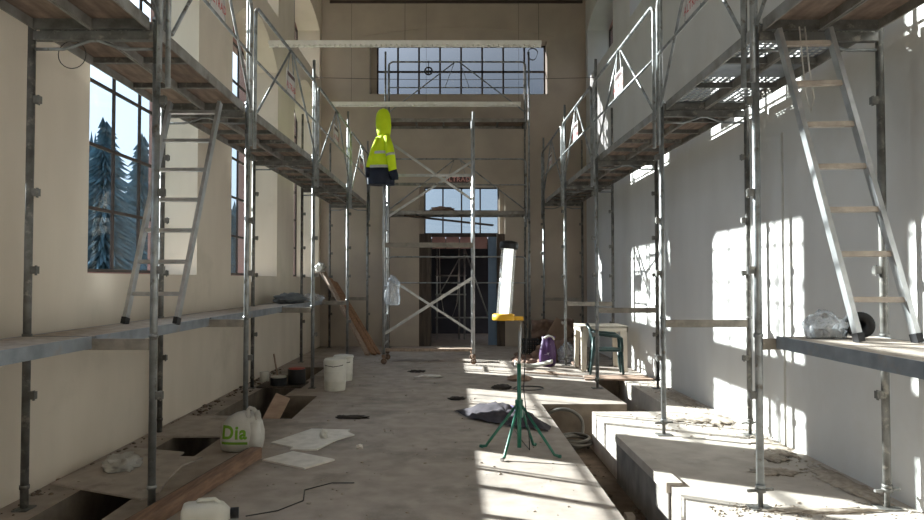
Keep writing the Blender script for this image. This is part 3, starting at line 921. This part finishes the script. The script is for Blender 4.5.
yb.lathe([(0.0, -0.005), (0.09, -0.005), (0.095, 0.005), (0.095, 0.04), (0.085, 0.05), (0.0, 0.05)], 28, O)
yb.box(O.x + 0.05, 0.60, ty - 0.025, ty + 0.025, O.z - 0.005, O.z + 0.028)
yb.build('foot', 'yellow', t, origin=O)
tag(MB().path([(0.60, 5.88, 1.11), (0.63, 5.87, 1.04), (0.615, 5.86, 0.8), (0.60, 5.85, 0.55), (0.62, 5.83, 0.35), (0.645, 5.84, 0.12), (0.66, 5.95, 0.012), (0.62, 6.4, 0.01), (0.55, 7.2, 0.05)], 0.004, 6).build('lamp_cable', 'black'), 'black cable trailing from the work lamp down its green stand', 'cable')

# ------------------------------------------------------------------ plastic table and chair
O = V((2.41, 11.38, 0))
t = thing('plastic_table', 'white plastic garden table by the sunlit wall, behind the green chair', 'table', O)
tb = MB()
tb.box(2.04, 2.78, 11.0, 11.70, 0.70, 0.725)
for x0, x1, y0, y1 in ((2.04, 2.78, 11.0, 11.02), (2.04, 2.78, 11.68, 11.70), (2.04, 2.06, 11.0, 11.70), (2.76, 2.78, 11.0, 11.70)):
    tb.box(x0, x1, y0, y1, 0.635, 0.712)
tb.build('tabletop', 'cream', t, origin=O)
for x, sx in ((2.07, 1), (2.75, -1)):
    for y, sy in ((11.03, 1), (11.67, -1)):
        lm = MB()
        lm.loft([[(x - sx * 0.02, y - sy * 0.02, z), (x + sx * w, y - sy * 0.02, z), (x + sx * w, y - sy * 0.0, z), (x, y, z), (x, y + sy * w, z), (x - sx * 0.02, y + sy * w, z)] for z, w in ((0.0, 0.05), (0.45, 0.065), (0.64, 0.10), (0.70, 0.13))], smooth=False)
        lm.build('leg', 'cream', t, origin=O)
O = V((2.37, 10.755, -0.009))
t = thing('plastic_chair', 'dark green plastic garden armchair beside the white table', 'chair', O, math.radians(-8))
t.scale = (0.95, 0.95, 0.95)
def rr(hx, hy, z, rad=0.09, n=6, cx=0, cy=0):
    out = []
    for qx, qy, a0 in ((1, 1, 0), (-1, 1, 90), (-1, -1, 180), (1, -1, 270)):
        for k in range(n + 1):
            a = math.radians(a0 + 90 * k / n)
            out.append((cx + qx * (hx - rad) + rad * math.cos(a), cy + qy * (hy - rad) + rad * math.sin(a), z))
    return out
seat = MB().loft([rr(0.22, 0.22, 0.395), rr(0.235, 0.235, 0.405), rr(0.235, 0.235, 0.425), rr(0.20, 0.20, 0.415)])
seat.build('seat', 'greenplastic', t)
bk = MB()
for k in range(6):
    y = -0.17 + 0.34 * k / 5
    bx = -0.20 + 0.02 * abs(y) / 0.17
    bk.path([(bx, y, 0.41), (bx - 0.03, y, 0.58), (bx - 0.075, y * 1.05, 0.78)], 0.016, 6)
bk.path([(-0.20 + 0.03, -0.235, 0.62), (-0.25, -0.22, 0.74), (-0.285, -0.12, 0.80), (-0.295, 0, 0.815), (-0.285, 0.12, 0.80), (-0.25, 0.22, 0.74), (-0.20 + 0.03, 0.235, 0.62)], 0.028, 8)
bk.build('backrest', 'greenplastic', t)
for s in (-1, 1):
    MB().path([(-0.23, s * 0.23, 0.72), (-0.12, s * 0.255, 0.675), (0.05, s * 0.26, 0.655), (0.17, s * 0.26, 0.645), (0.225, s * 0.255, 0.61), (0.235, s * 0.25, 0.50), (0.235, s * 0.24, 0.40)], [0.02, 0.025, 0.028, 0.028, 0.026, 0.024, 0.024], 8).build('armrest', 'greenplastic', t)
    MB().path([(0.225, s * 0.225, 0.41), (0.24, s * 0.235, 0.2), (0.26, s * 0.245, 0.012)], [0.03, 0.025, 0.018], 8).build('leg', 'greenplastic', t)
    MB().path([(-0.205, s * 0.225, 0.62), (-0.21, s * 0.225, 0.40), (-0.235, s * 0.235, 0.2), (-0.265, s * 0.24, 0.012)], [0.026, 0.03, 0.024, 0.018], 8).build('leg', 'greenplastic', t)

# ------------------------------------------------------------------ rubble corner by the back wall on the sunlit side
def blobthing(name, label, cat, mname, c, rx, ry, rz, amp=0.25, freq=2.5, seed=1, pinch=0.0, **k):
    o = MB().blob((0, 0, 0), rx, ry, rz, amp, freq, seed, pinch=pinch).build(name, mname, origin=(0, 0, 0))
    o.location = c
    return tag(o, label, cat, **k)
O = V((1.62, 11.75, 0))
t = thing('rubble_sack', 'purple plastic sack with white print standing beside the rubble', 'sack', O)
sk = MB()
sk.loft([oval(1.60 + dx, 11.75, z * 0.96, rx * 0.82, ry * 0.9, 24, 1.3, 0.12) for z, rx, ry, dx in ((0.0, 0.13, 0.11, 0), (0.04, 0.16, 0.14, 0), (0.2, 0.17, 0.15, 0.0), (0.32, 0.155, 0.14, 0.01), (0.40, 0.13, 0.11, 0.01), (0.46, 0.12, 0.07, 0.02), (0.52, 0.13, 0.05, 0.03))])
sk.build('sack_body', 'purple', t, origin=O)
MB().path([(1.54, 11.68, 0.475), (1.62, 11.67, 0.515), (1.68, 11.68, 0.50), (1.71, 11.69, 0.45)], 0.018, 8).build('torn_rim', 'bagwhite', t, origin=O)
O = V((1.48, 13.1, 0))
cr = MB()
for s in (0, 1):
    for k in range(5):
        z = 0.02 + k * 0.075
        cr.box(1.33, 1.63, 12.95 + s * 0.28, 12.965 + s * 0.28, z, z + 0.022)
    for k in range(7):
        x = 1.33 + k * 0.0475
        cr.box(x, x + 0.015, 12.95 + s * 0.28, 12.965 + s * 0.28, 0.0, 0.34)
for s in (0, 1):
    for k in range(5):
        z = 0.02 + k * 0.075
        cr.box(1.33 + s * 0.285, 1.345 + s * 0.285, 12.95, 13.245, z, z + 0.022)
cr.box(1.33, 1.63, 12.95, 13.245, 0.0, 0.02)
tag(cr.build('plastic_crate', 'black', origin=O), 'black lattice plastic crate beside the purple sack', 'crate')
sh = MB()
n = 14
gv = [[sh.bm.verts.new((1.55 + 0.80 * i / n, 13.55 + 0.25 * noise.noise(V((i * .3, j * .3, 1))) - 0.10 * j / n, 0.02 + 0.66 * j / n + 0.05 * noise.noise(V((i * .35, 5, 2))))) for j in range(n + 1)] for i in range(n + 1)]
for i in range(n):
    for j in range(n):
        sh.bm.faces.new((gv[i][j], gv[i + 1][j], gv[i + 1][j + 1], gv[i][j + 1])).smooth = True
so = sh.build('sacking', 'brownsheet')
md = so.modifiers.new('thickness', 'SOLIDIFY')
md.thickness = 0.02
tag(so, 'dark brown sacking standing behind the rubble heap', 'sheet')
tag(MB().bar((1.72, 12.95, 0.0), (2.16, 13.25, 0.62), 0.42, 0.018, up=(0.2, -1, 0.3)).build('cardboard_sheet', 'cardboard'), 'brown cardboard sheet leaning on the sacking', 'cardboard')
blobthing('plastic_bundle', 'crumpled grey-white plastic bundle beside the white table leg', 'plastic', 'clearbag', (2.00, 12.2, 0), 0.14, 0.12, 0.22, 0.4, 3, 4)
hp = MB()
rnd = random.Random(4)
for k in range(26):
    x, y = rnd.gauss(1.72, 0.3), rnd.gauss(12.35, 0.35)
    if math.hypot(x - 1.6, y - 11.75) < 0.36 or math.hypot(x - 2.0, y - 12.2) < 0.3 or (1.2 < x < 1.75 and y > 12.82):
        continue
    hp.blob((max(1.25, min(2.4, x)), y, -0.01), rnd.uniform(.05, .16), rnd.uniform(.05, .14), rnd.uniform(.03, .11), 0.45, 3, k, 10, 7)
for k, (x, y, r, h_) in enumerate(((1.78, 12.75, .26, .20), (2.05, 12.75, .22, .26), (1.55, 12.55, .15, .12), (1.70, 12.3, .18, .13), (1.30, 12.55, .18, .08), (1.2, 12.2, .13, .06))):
    hp.blob((x, y, -0.01), r, r * .8, h_, 0.5, 2.6, 50 + k, 16, 10)
tag(hp.build('rubble', 'brownsheet'), 'heap of brown rubble and rags around the purple sack', None, kind='stuff')
gp = MB()
gp.loft([[(1.02 + t_ * 0.62, 11.36 + 0.12 * math.sin(t_ * 3) + 0.07 * math.cos(a), 0.035 + 0.10 * abs(t_ - 0.45) ** 1.5 * 2.2 + 0.035 * math.sin(a)) for a in [q * math.pi / 4 for q in range(8)]] for t_ in [k / 10 for k in range(11)]])
tag(gp.build('plastic_gutter_piece', 'white'), 'bent white plastic scrap lying in the sun patch near the sack', 'scrap')
blobthing('paper_scrap', 'crumpled yellowish paper on the sunlit floor behind the lamp stand', 'paper', 'panelwood', (0.98, 10.1, 0), 0.16, 0.12, 0.05, 0.5, 4, 9)
blobthing('floor_scrap', 'small dark rag on shaded floor behind the lamp stand', 'rag', 'dark', (0.66, 9.35, 0), 0.12, 0.10, 0.035, 0.5, 4, 11)
tag(MB().path([(1.02 + 0.20 * math.cos(a) * (1 + 0.1 * math.sin(2 * a)), 9.32 + 0.17 * math.sin(a), 0.008 + 0.003 * a / 6) for a in [k * math.pi / 10 for k in range(34)]], 0.006, 5).build('cable_coil', 'black'), 'thin black cable loop on the floor behind the lamp stand', 'cable')
tag(MB().prism([(1.92, 10.08), (2.9, 10.05), (2.90, 10.47), (1.98, 10.47)], 0.003, 0.028).build('cover_board', 'panelwood'), 'reddish board covering the trench under the green chair', 'board')
tag(MB().bar((1.15, 10.9, 0.012), (1.95, 10.45, 0.012), 0.035, 0.02).build('wood_strip', 'timber_pale'), 'pale wooden strip lying on the sunlit floor near chair', 'strip')
tag(MB().bar((1.35, 11.15, 0.012), (1.75, 10.65, 0.012), 0.03, 0.02).build('wood_strip', 'timber_pale'), 'short wooden strip lying nearest the purple sack', 'strip')

# ------------------------------------------------------------------ floor cloth, scraps
def rumple(name, label, cat, mname, outline, h, seed, kind=None, n=22):
    cx = sum(p[0] for p in outline) / len(outline)
    cy = sum(p[1] for p in outline) / len(outline)
    rings = []
    m_ = len(outline)
    pts = []
    for i in range(m_):
        a, b = V(outline[i]), V(outline[(i + 1) % m_])
        for k in range(4):
            pts.append(a.lerp(b, k / 4))
    mb = MB()
    R = 9
    for r in range(R + 1):
        q = r / R
        ring = []
        for p in pts:
            x, y = cx + (p.x - cx) * q, cy + (p.y - cy) * q
            jit = 0.03 * noise.noise(V((x * 9, y * 9, seed)))
            z = h * (1 - q ** 3) * (0.55 + 0.9 * noise.noise(V((x * 4.5, y * 4.5, seed)))) + 0.4 * h * abs(noise.noise(V((x * 11, y * 11, seed + 4)))) + 0.006
            ring.append((x + jit * q, y + jit * q, max(0.004, z)))
        rings.append(ring)
    mb.loft(rings[1:], cap=False)
    c0 = mb.bm.verts.new((cx, cy, h * 0.6))
    mb.bm.verts.ensure_lookup_table()
    k = len(pts)
    for i in range(k):
        mb.bm.faces.new((c0, mb.bm.verts[(i + 1) % k], mb.bm.verts[i])).smooth = True
    o = mb.build(name, mname, origin=(cx, cy, 0))
    return tag(o, label, cat)
rumple('floor_cloth', 'crumpled dark grey cloth on the floor behind the lamp stand', 'cloth', 'darkcloth', [(0.03, 7.75), (0.18, 7.30), (0.42, 7.02), (0.70, 6.80), (0.92, 6.66), (0.97, 6.85), (0.82, 7.25), (0.60, 7.62), (0.30, 7.80)], 0.15, 3)
rumple('violet_film', 'violet plastic film on the sun patch beside the dark cloth', 'plastic film', 'violetfilm', [(0.45, 7.90), (0.56, 7.78), (0.74, 7.70), (0.80, 7.82), (0.66, 8.0), (0.52, 8.03)], 0.03, 8)
for lab, x, y, a, b, s in (('pale torn paper scrap on the floor in front of the tower', -0.33, 10.45, 0.17, 0.09, 1), ('dark flat scrap on the floor between tower castors', -0.55, 11.0, 0.13, 0.08, 2), ('dark twig-like scrap left of the dark cloth', 0.06, 8.5, 0.10, 0.07, 3), ('dark brown scrap behind the broken white boards', -1.05, 7.35, 0.16, 0.05, 5), ('small white chip on the floor beside the boards', -0.80, 6.05, 0.03, 0.02, 6)):
    blobthing('floor_scrap', lab, 'scrap', 'whitepaper' if 'pale' in lab or 'white chip' in lab else 'dark', (x, y, 0), a, b, 0.02, 0.6, 3, s, group='scraps on the slab')
cr = MB()
rnd = random.Random(12)
for k in range(520):
    x, y = rnd.uniform(-1.6, 1.0), rnd.uniform(3.6, 13)
    s = rnd.choice([.003, .004, .005, .007, .01]) * rnd.uniform(.7, 1.3)
    cr.blob((x, y, -0.002), s * 1.3, s, s * 0.8, 0.4, 3, k, 6, 4)
tag(cr.build('debris', 'rubble'), 'fine grit and crumbs scattered over the concrete slab', None, kind='stuff')
cr = MB()
for k in range(1500):
    y = rnd.uniform(3.4, 10.0)
    x = 2.9 - abs(rnd.gauss(0, 0.16))
    if rnd.random() < 0.25:
        x, y = rnd.gauss(2.0, 0.22), 4.45 + rnd.gauss(0, 0.08)
    if rnd.random() < 0.2:
        x, y = rnd.gauss(2.35, 0.3), rnd.gauss(7.2, 0.3)
    s = rnd.choice([.003, .0035, .004, .006, .010]) * rnd.uniform(.6, 1.3)
    cr.blob((min(2.92, max(1.65, x)), y, -0.003), s * 1.3, s * 1.2, s * 0.7, 0.45, 3, k, 7, 5)
for k, (x, y, rx, ry) in enumerate(((2.80, 5.0, .10, .5), (2.78, 6.1, .12, .35), (2.45, 5.3, .16, .10), (2.30, 4.42, .35, .05), (2.72, 7.3, .16, .3), (2.5, 7.25, .2, .16), (2.78, 8.6, .1, .6), (2.62, 5.75, .10, .18))):
    cr.blob((x, y, -0.004), rx, ry, 0.016, 0.6, 5, 300 + k, 40, 8)
tag(cr.build('rubble', 'rubble'), 'crumbled mortar along the foot of the sunlit wall', None, kind='stuff')
cr = MB()
for k in range(240):
    y = rnd.uniform(4.0, 11.4)
    x = XL + 0.02 + abs(rnd.gauss(0, 0.10))
    s = rnd.choice([.005, .008, .011, .016]) * rnd.uniform(.6, 1.3)
    cr.blob((min(-2.63, x), y, -0.003), s * 1.3, s * 1.2, s * 0.7, 0.45, 3, k, 7, 5)
tag(cr.build('rubble', 'dirt'), 'earthy crumbs along the foot of the window wall', None, kind='stuff')
cr = MB()
for k in range(60):
    x, y = rnd.uniform(1.08, 1.5), rnd.uniform(4.2, 8.0)
    s = rnd.choice([.008, .012, .018]) * rnd.uniform(.6, 1.3)
    cr.blob((x, y, PIT - 0.004), s * 1.4, s * 1.2, s * 0.8, 0.45, 3, k, 7, 5)
tag(cr.build('rubble', 'dirt'), 'brown stones on the bottom of the open channel', None, kind='stuff')
tag(MB().box(1.33, 1.40, 5.35, 5.44, PIT, PIT + 0.08).build('brick_piece', 'panelgrey', bevel=0.008), 'grey block piece lying in the open channel', 'block')

# hose in the channel
hs = MB()
pts = []
for k in range(70):
    a = k * math.pi / 10
    pts.append((1.36 + (0.15 + 0.035 * math.sin(k * .37)) * math.cos(a), 7.76 + (0.17 + 0.03 * math.sin(k * .23)) * math.sin(a), PIT + 0.02 + 0.0018 * k + 0.012 * math.sin(k * 0.45)))
hs.path(pts, 0.019, 7)
hs.path([(1.29 + 0.225 * math.cos(a) + 0.0, 8.13 - 0.24 * max(0, -math.sin(a)) - 0.02 * math.cos(a), PIT + 0.20 + 0.17 * math.sin(a)) for a in [math.radians(205 - k * 12) for k in range(21)]], 0.021, 8)
tag(hs.build('hose', 'hose'), 'coiled grey hose lying at the end of the open channel', 'hose')

# ------------------------------------------------------------------ window side floor: boards, beam, bag, buckets
def sheet(name, label, cat, mname, poly, z0, th, **k):
    cx, cy = poly[0]
    return tag(MB().prism(poly, z0, z0 + th).build(name, mname, origin=(cx, cy, z0)), label, cat, **k)
sheet('cover_board', 'worn grey board bridging the trench, with crumpled plastic on it', 'board', 'panelgrey', [(-2.84, 4.97), (-2.76, 6.02), (-2.24, 5.86), (-2.23, 5.72), (-2.03, 5.70), (-2.10, 5.45), (-2.06, 5.1), (-1.99, 4.76), (-2.05, 4.62)], 0.004, 0.014)
sheet('cover_board', 'flat dark board bridging the trench behind the white carrier bag', 'board', 'panelgrey', [(-2.80, 6.44), (-2.08, 6.44), (-2.05, 7.4), (-2.80, 7.4)], 0.004, 0.016)
sheet('broken_board', 'larger broken white board on the slab, with a white chip on it', 'board', 'whitepaper', [(-1.61, 6.21), (-1.36, 6.78), (-0.98, 6.74), (-0.99, 6.64), (-0.91, 6.53), (-1.04, 6.33), (-1.15, 5.96), (-1.38, 5.97), (-1.37, 6.05)], 0.003, 0.012, group='broken white boards')
sheet('broken_board', 'smaller broken white board lying nearer the timber beam end', 'board', 'whitepaper', [(-1.52, 5.62), (-1.34, 5.89), (-0.94, 5.63), (-1.13, 5.37)], 0.003, 0.014, group='broken white boards')
blobthing('paper_scrap', 'white chip lying on the larger broken board', 'scrap', 'white', (-1.17, 6.38, 0.014), 0.035, 0.03, 0.05, 0.4, 3, 2)
blobthing('plastic_sheet', 'crumpled white plastic on the grey board over the trench', 'plastic', 'bagwhite', (-2.52, 5.36, 0.018), 0.12, 0.15, 0.062, 0.6, 3.4, 6)
tag(MB().bar((-1.60, 5.72, 0.047), (-1.85, 3.7, 0.047), 0.10, 0.09).build('timber_beam', 'timber', bevel=0.006), 'long reddish timber beam lying along the slab edge', 'beam')
tag(MB().bar((-1.69, 5.85, 0.028), (-1.945, 3.7, 0.028), 0.045, 0.05).build('timber_batten', 'brownwood', bevel=0.003), 'dark thin batten lying against the reddish timber beam', 'batten')

# jug
O = V((-1.44, 4.12, 0.078))
t = thing('plastic_jug', 'white plastic jug with black cap lying on its side near the beam', 'jug', O)
def sq(cx, r, ry, n=20):
    out = []
    for k in range(n):
        a = 2 * math.pi * k / n
        ca, sa = math.cos(a), math.sin(a)
        q = 1 / (abs(ca) ** 4 + abs(sa) ** 4) ** 0.25
        out.append((cx, ry * q * ca, r * q * sa))
    return out
MB().loft([sq(-0.155, 0.045, 0.05), sq(-0.145, 0.075, 0.085), sq(-0.12, 0.083, 0.095), sq(0.05, 0.083, 0.095), sq(0.10, 0.07, 0.08), sq(0.135, 0.04, 0.045), sq(0.15, 0.028, 0.028)]).build('body', 'white', t)
MB().path([(0.148, 0, 0), (0.20, 0, 0)], 0.036, 14).build('cap', 'black', t)
MB().path([(-0.06, 0, 0.085), (-0.05, 0, 0.10), (0.05, 0, 0.10), (0.08, 0, 0.07)], 0.013, 8).build('handle', 'white', t)
t.rotation_euler = (0, 0, math.radians(14))
t.scale = (0.9, 0.9, 0.9)
tag(MB().path([(-1.27, 4.32, 0.004), (-1.10, 4.42, 0.004), (-0.98, 4.62, 0.004), (-1.02, 4.85, 0.004), (-0.86, 5.02, 0.004), (-0.70, 5.02, 0.004)], 0.004, 5).build('wire', 'wire'), 'thin dark wire curling on the slab beside the jug', 'wire')

# carrier bag
O = V((-1.80, 6.02, 0))
t = thing('carrier_bag', 'white carrier bag with green lettering at the second frame foot', 'bag', O)
bg = MB()
def bagring(z, rx, ry, dx, seed):
    out = []
    for k in range(40):
        a = 2 * math.pi * k / 40
        ca, sa = math.cos(a), math.sin(a)
        q = 1 / (abs(ca) ** 3 + abs(sa) ** 3) ** (1 / 3)
        w_ = 1 + 0.05 * noise.noise(V((ca * 3, sa * 3, z * 14 + seed))) + 0.025 * noise.noise(V((ca * 7, sa * 7, z * 25)))
        out.append((dx + rx * q * ca * w_, ry * q * sa * w_, z))
    return out
bg.loft([bagring(z, rx, ry, dx, 2) for z, rx, ry, dx in ((0.0, 0.14, 0.10, 0), (0.012, 0.165, 0.125, 0), (0.08, 0.178, 0.14, 0), (0.16, 0.175, 0.138, 0), (0.23, 0.160, 0.12, 0), (0.28, 0.13, 0.09, 0.01), (0.315, 0.08, 0.055, 0.02), (0.33, 0.03, 0.02, 0.03))])
bb = bg.build('bag_body', 'bagwhite', t)
h = MB()
def flap(pts, wr):
    R_ = []
    for (x, z), (rx, ry) in zip(pts, wr):
        R_.append([(x + rx * math.cos(a) * (1 + 0.12 * math.sin(3 * a + z * 30)), -0.085 + ry * math.sin(a) + 0.10 * max(0, z - 0.1), z + 0.02 * math.cos(a)) for a in [k * math.pi / 9 for k in range(18)]])
    h.loft(R_)
flap([(0.125, 0.02), (0.13, 0.10), (0.12, 0.18), (0.11, 0.255)], [(0.06, 0.055), (0.058, 0.06), (0.05, 0.05), (0.055, 0.035)])
flap([(0.072, 0.24), (0.064, 0.30), (0.058, 0.345)], [(0.02, 0.02), (0.018, 0.016), (0.02, 0.014)])
flap([(0.148, 0.24), (0.15, 0.29), (0.135, 0.33)], [(0.026, 0.022), (0.022, 0.018), (0.022, 0.016)])
h.path([(0.05, -0.055, 0.335), (0.075, -0.055, 0.365), (0.105, -0.055, 0.355), (0.14, -0.055, 0.32)], [0.014, 0.018, 0.018, 0.018], 10)
h.build('handle', 'bagwhite', t)
bvh = BVHTree.FromPolygons([v.co.copy() for v in bb.data.vertices], [list(p.vertices) for p in bb.data.polygons])
def onto(mb, z, dx, push=0.004):
    bmesh.ops.subdivide_edges(mb.bm, edges=[e for e in mb.bm.edges if e.calc_length() > 0.03], cuts=2)
    for v in mb.bm.verts:
        x, zz = v.co.x + dx, v.co.y + z
        hit = bvh.ray_cast(V((x, -1, zz)), V((0, 1, 0)))
        v.co = V((x, (hit[0].y if hit[0] else -0.12) - push, zz))
    return mb
tx_ = text_bm('Dia', 0.15, off=0.034)
for v in tx_.bm.verts:
    v.co.x *= 0.95
onto(tx_, 0.165, -0.035, 0.005).build('lettering', 'baggreen', bb)
st = MB()
N = 16
vv = [[st.bm.verts.new((-0.115 + 0.225 * i / N, (j - 0.5) * 0.022, 0)) for j in range(2)] for i in range(N + 1)]
for i in range(N):
    st.bm.faces.new((vv[i][0], vv[i + 1][0], vv[i + 1][1], vv[i][1]))
for v in st.bm.verts:
    hit = bvh.ray_cast(V((v.co.x - 0.03, -1, v.co.y + 0.082)), V((0, 1, 0)))
    v.co = V((v.co.x - 0.03, (hit[0].y if hit[0] else -0.12) - 0.004, v.co.y + 0.082))
st.build('green_stripe', 'baggreen', bb)

# buckets
def bucket(label, x, y, r, h, lid):
    t = thing('plastic_bucket', label, 'bucket', (x, y, 0), 0, 'white buckets')
    b = MB()
    b.lathe([(r * 0.88, 0.0), (r * 0.9, 0.01), (r * 0.95, h * 0.3), (r * 0.955, h * 0.31), (r * 0.93, h * 0.32), (r * 0.97, h * 0.6), (r * 0.975, h * 0.61), (r * 0.95, h * 0.62), (r, h * 0.9), (r * 0.96, h * 0.96), (r * 0.86, h), (r * 0.82, h * 0.97), (0.0, h * 0.96)], 28)
    b.build('body', 'white', t)
    MB().path([(-r * 0.98, 0, h * 0.86), (-r * 0.7, -r * 0.75, h * 0.80), (0, -r * 1.04, h * 0.77), (r * 0.7, -r * 0.75, h * 0.80), (r * 0.98, 0, h * 0.86)], 0.005, 6).build('handle', 'wire', t)
    if lid:
        MB().lathe([(r * 0.5, 0), (r * 1.03, 0.0), (r * 1.05, 0.02), (r * 0.95, 0.035), (0, 0.035)], 28, (0, 0, h * 0.97)).build('lid', 'white', t)
bucket('white plastic bucket standing in front of the other, by the third frame', -1.545, 9.22, 0.152, 0.42, False)
bucket('smaller white bucket with lid, partly behind the front bucket', -1.57, 10.1, 0.14, 0.34, True)

# paint pots and small things by the trench
sheet('cover_board', 'short plank across the trench carrying the paint pots', 'board', 'brownwood', [(-2.62, 9.35), (-2.02, 9.35), (-2.02, 9.85), (-2.62, 9.85)], 0.004, 0.02)
def pot(label, x, y, r, h, body, lid):
    t = thing('paint_pot', label, 'paint pot', (x, y, 0.026), 0, 'paint pots over the trench')
    MB().lathe([(r, 0), (r * 1.02, 0.005), (r, h * 0.5), (r * 1.02, h - 0.01), (r, h)], 20).build('body', body, t)
    MB().lathe([(0.0, h + 0.002), (r * 0.92, h + 0.002), (r * 0.98, h + 0.012), (r * 0.9, h + 0.018), (0, h + 0.016)], 20).build('lid', lid, t)
pot('dark paint pot with reddish lid over the trench', -2.14, 9.62, 0.12, 0.20, 'black', 'redpaint')
pot('low dark paint pot with white lid over the trench', -2.36, 9.50, 0.11, 0.10, 'black', 'white')
tag(MB().path([(-2.42, 9.75, 0.026), (-2.47, 9.75, 0.30), (-2.49, 9.75, 0.42)], 0.012, 6).build('stick', 'panelwood'), 'wooden stick leaning up beside the paint pots', 'stick')
t = thing('white_pot', 'small white pot standing on the ledge under the waist-high planks', 'pot', (-2.68, 9.98, 0))
MB().lathe([(0.055, 0), (0.062, 0.005), (0.07, 0.14), (0.066, 0.145), (0.058, 0.14), (0.05, 0.02), (0, 0.02)], 20).build('body', 'white', t)
MB().path([(0.068, 0, 0.12), (0.10, 0, 0.10), (0.095, 0, 0.05), (0.064, 0, 0.03)], 0.006, 6).build('handle', 'white', t)
tag(MB().bar((-2.12, 7.44, -0.40), (-1.90, 7.86, 0.15), 0.17, 0.016, up=(0.2, -0.85, 0.5)).build('leaning_board', 'panelwood'), 'pinkish board slanting out of the square floor opening', 'board')

# planks leaning at the far end, plastic and tarps
PL = [((-1.62, 13.35, 0.0), (-2.80, 14.75, 1.76), 0.11, 'timber_pale', 'pale plank, tallest of those leaning on the window wall'),
      ((-1.56, 13.55, 0.0), (-2.80, 14.86, 1.62), 0.10, 'timber_pale', 'pale plank leaning just behind the tallest one'),
      ((-1.50, 13.40, 0.0), (-2.62, 14.88, 1.48), 0.12, 'timber_orange', 'orange plank, front one of the leaning bundle'),
      ((-1.42, 13.50, 0.0), (-2.50, 14.90, 1.40), 0.10, 'timber_orange', 'orange plank, outermost towards the tower in the leaning bundle')]
for p0, p1, w, m_, lab in PL:
    tag(MB().bar(V(p0) + V((0, 0, 0.02)), p1, w, 0.035, up=(0.8, -0.5, 0.5)).build('plank', m_), lab, 'plank', 'planks leaning at the back')
blobthing('plastic_scrap', 'white plastic caught on top of the leaning planks', 'plastic', 'bagwhite', (-2.76, 14.60, 1.62), 0.10, 0.08, 0.12, 0.5, 3, 3)
blobthing('tarpaulin', 'folded dark grey tarpaulin lying on the waist-high plank', 'tarpaulin', 'greytarp', (-2.50, 10.75, Z_LO + 0.038), 0.20, 0.55, 0.10, 0.35, 2.5, 5)
blobthing('plastic_sheet', 'pale plastic sheet heaped on the plank end beside the tarpaulin', 'plastic', 'clearbag', (-2.40, 11.85, Z_LO + 0.038), 0.2, 0.35, 0.07, 0.45, 2.5, 8)
blobthing('plastic_bag', 'clear plastic bag tied to the tower post', 'plastic bag', 'clearbag', (-1.02, 11.92, 1.02), 0.13, 0.09, 0.32, 0.4, 2.5, 12)

# things on the sunlit plank
O = (2.30, 4.30, Z_LO + 0.038)
t = thing('plastic_bag', 'knotted clear plastic bag of fittings on the plank by the sunlit wall', 'plastic bag', O)
MB().blob((0, 0, 0), 0.125, 0.11, 0.118, 0.30, 2.6, 21, pinch=0.75).build('bag_film', 'clearbag', t)
ins = MB()
for k, (x, y, r) in enumerate(((-0.06, -0.02, 0.035), (-0.02, -0.03, 0.03), (0.05, -0.02, 0.035), (0.0, 0.03, 0.035), (0.07, 0.02, 0.03))):
    ins.blob((x, y, 0.002), r * 1.2, r, r, 0.3, 3, k, 10, 7)
ins.build('fittings', 'greytarp', t)
MB().blob((0, 0, 0.125), 0.02, 0.02, 0.02, 0.3, 3, 2, 10, 7).build('knot', 'panelgrey', t)
O = V((2.51, 4.30, Z_LO + 0.12))
t = thing('tape_roll', 'black roll lying on its side behind the sunlit ladder foot', 'roll', O)
rl = MB()
prof = [(0.028, -0.07), (0.075, -0.07), (0.08, -0.065), (0.08, 0.065), (0.075, 0.07), (0.028, 0.07), (0.028, -0.07)]
rl.lathe(prof, 28)
bmesh.ops.rotate(rl.bm, cent=(0, 0, 0), matrix=Matrix.Rotation(-0.35, 3, 'Z') @ Matrix.Rotation(math.radians(88), 3, 'X'), verts=rl.bm.verts)
rl.build('roll_body', 'black', t)
blobthing('plastic_scrap', 'dark crumpled film beside the black roll', 'plastic', 'greytarp', (2.425, 4.36, Z_LO + 0.038), 0.04, 0.05, 0.05, 0.5, 3, 14)

# things on the back scaffold, scaffold tubes beyond the doorway
blobthing('rubbish_heap', 'dark crumpled rubbish on the back-wall deck above doorway', 'rubbish', 'brownsheet', (-0.20, 14.45, 2.875), 0.26, 0.14, 0.06, 0.5, 3, 6)
O = V((0.1, 16.6, 0))
t = thing('scaffold_tower', 'pale scaffold tower standing in the dim porch beyond the doorway', 'scaffold tower', O)
for x in (-0.36, 0.17, 0.30):
    MB().tube((x, 16.6, 0.03), (x, 16.6, 2.25), 0.022, 8).build('upright', 'alu', t, origin=O)
for z in (0.55, 1.10, 1.55, 1.98):
    MB().tube((-0.40, 16.6, z), (0.34 if z > 1 else 0.9, 16.6, z), 0.018, 8).build('rail', 'alu', t, origin=O)
MB().tube((-0.36, 16.55, 1.0), (0.17, 16.55, 1.95), 0.014, 8).build('brace', 'alu', t, origin=O)
MB().tube((0.30, 16.55, 2.2), (0.85, 16.55, 0.6), 0.018, 8).build('brace', 'alu', t, origin=O)
tag(MB().path([(-0.30, 16.5, 2.2), (-0.28, 16.5, 1.2), (-0.2, 16.5, 0.7), (0.0, 16.48, 0.55), (0.12, 16.5, 0.9), (0.15, 16.5, 1.6)], 0.008, 6).build('cable', 'cord'), 'pale cable looping from the scaffold beyond the doorway', 'cable')
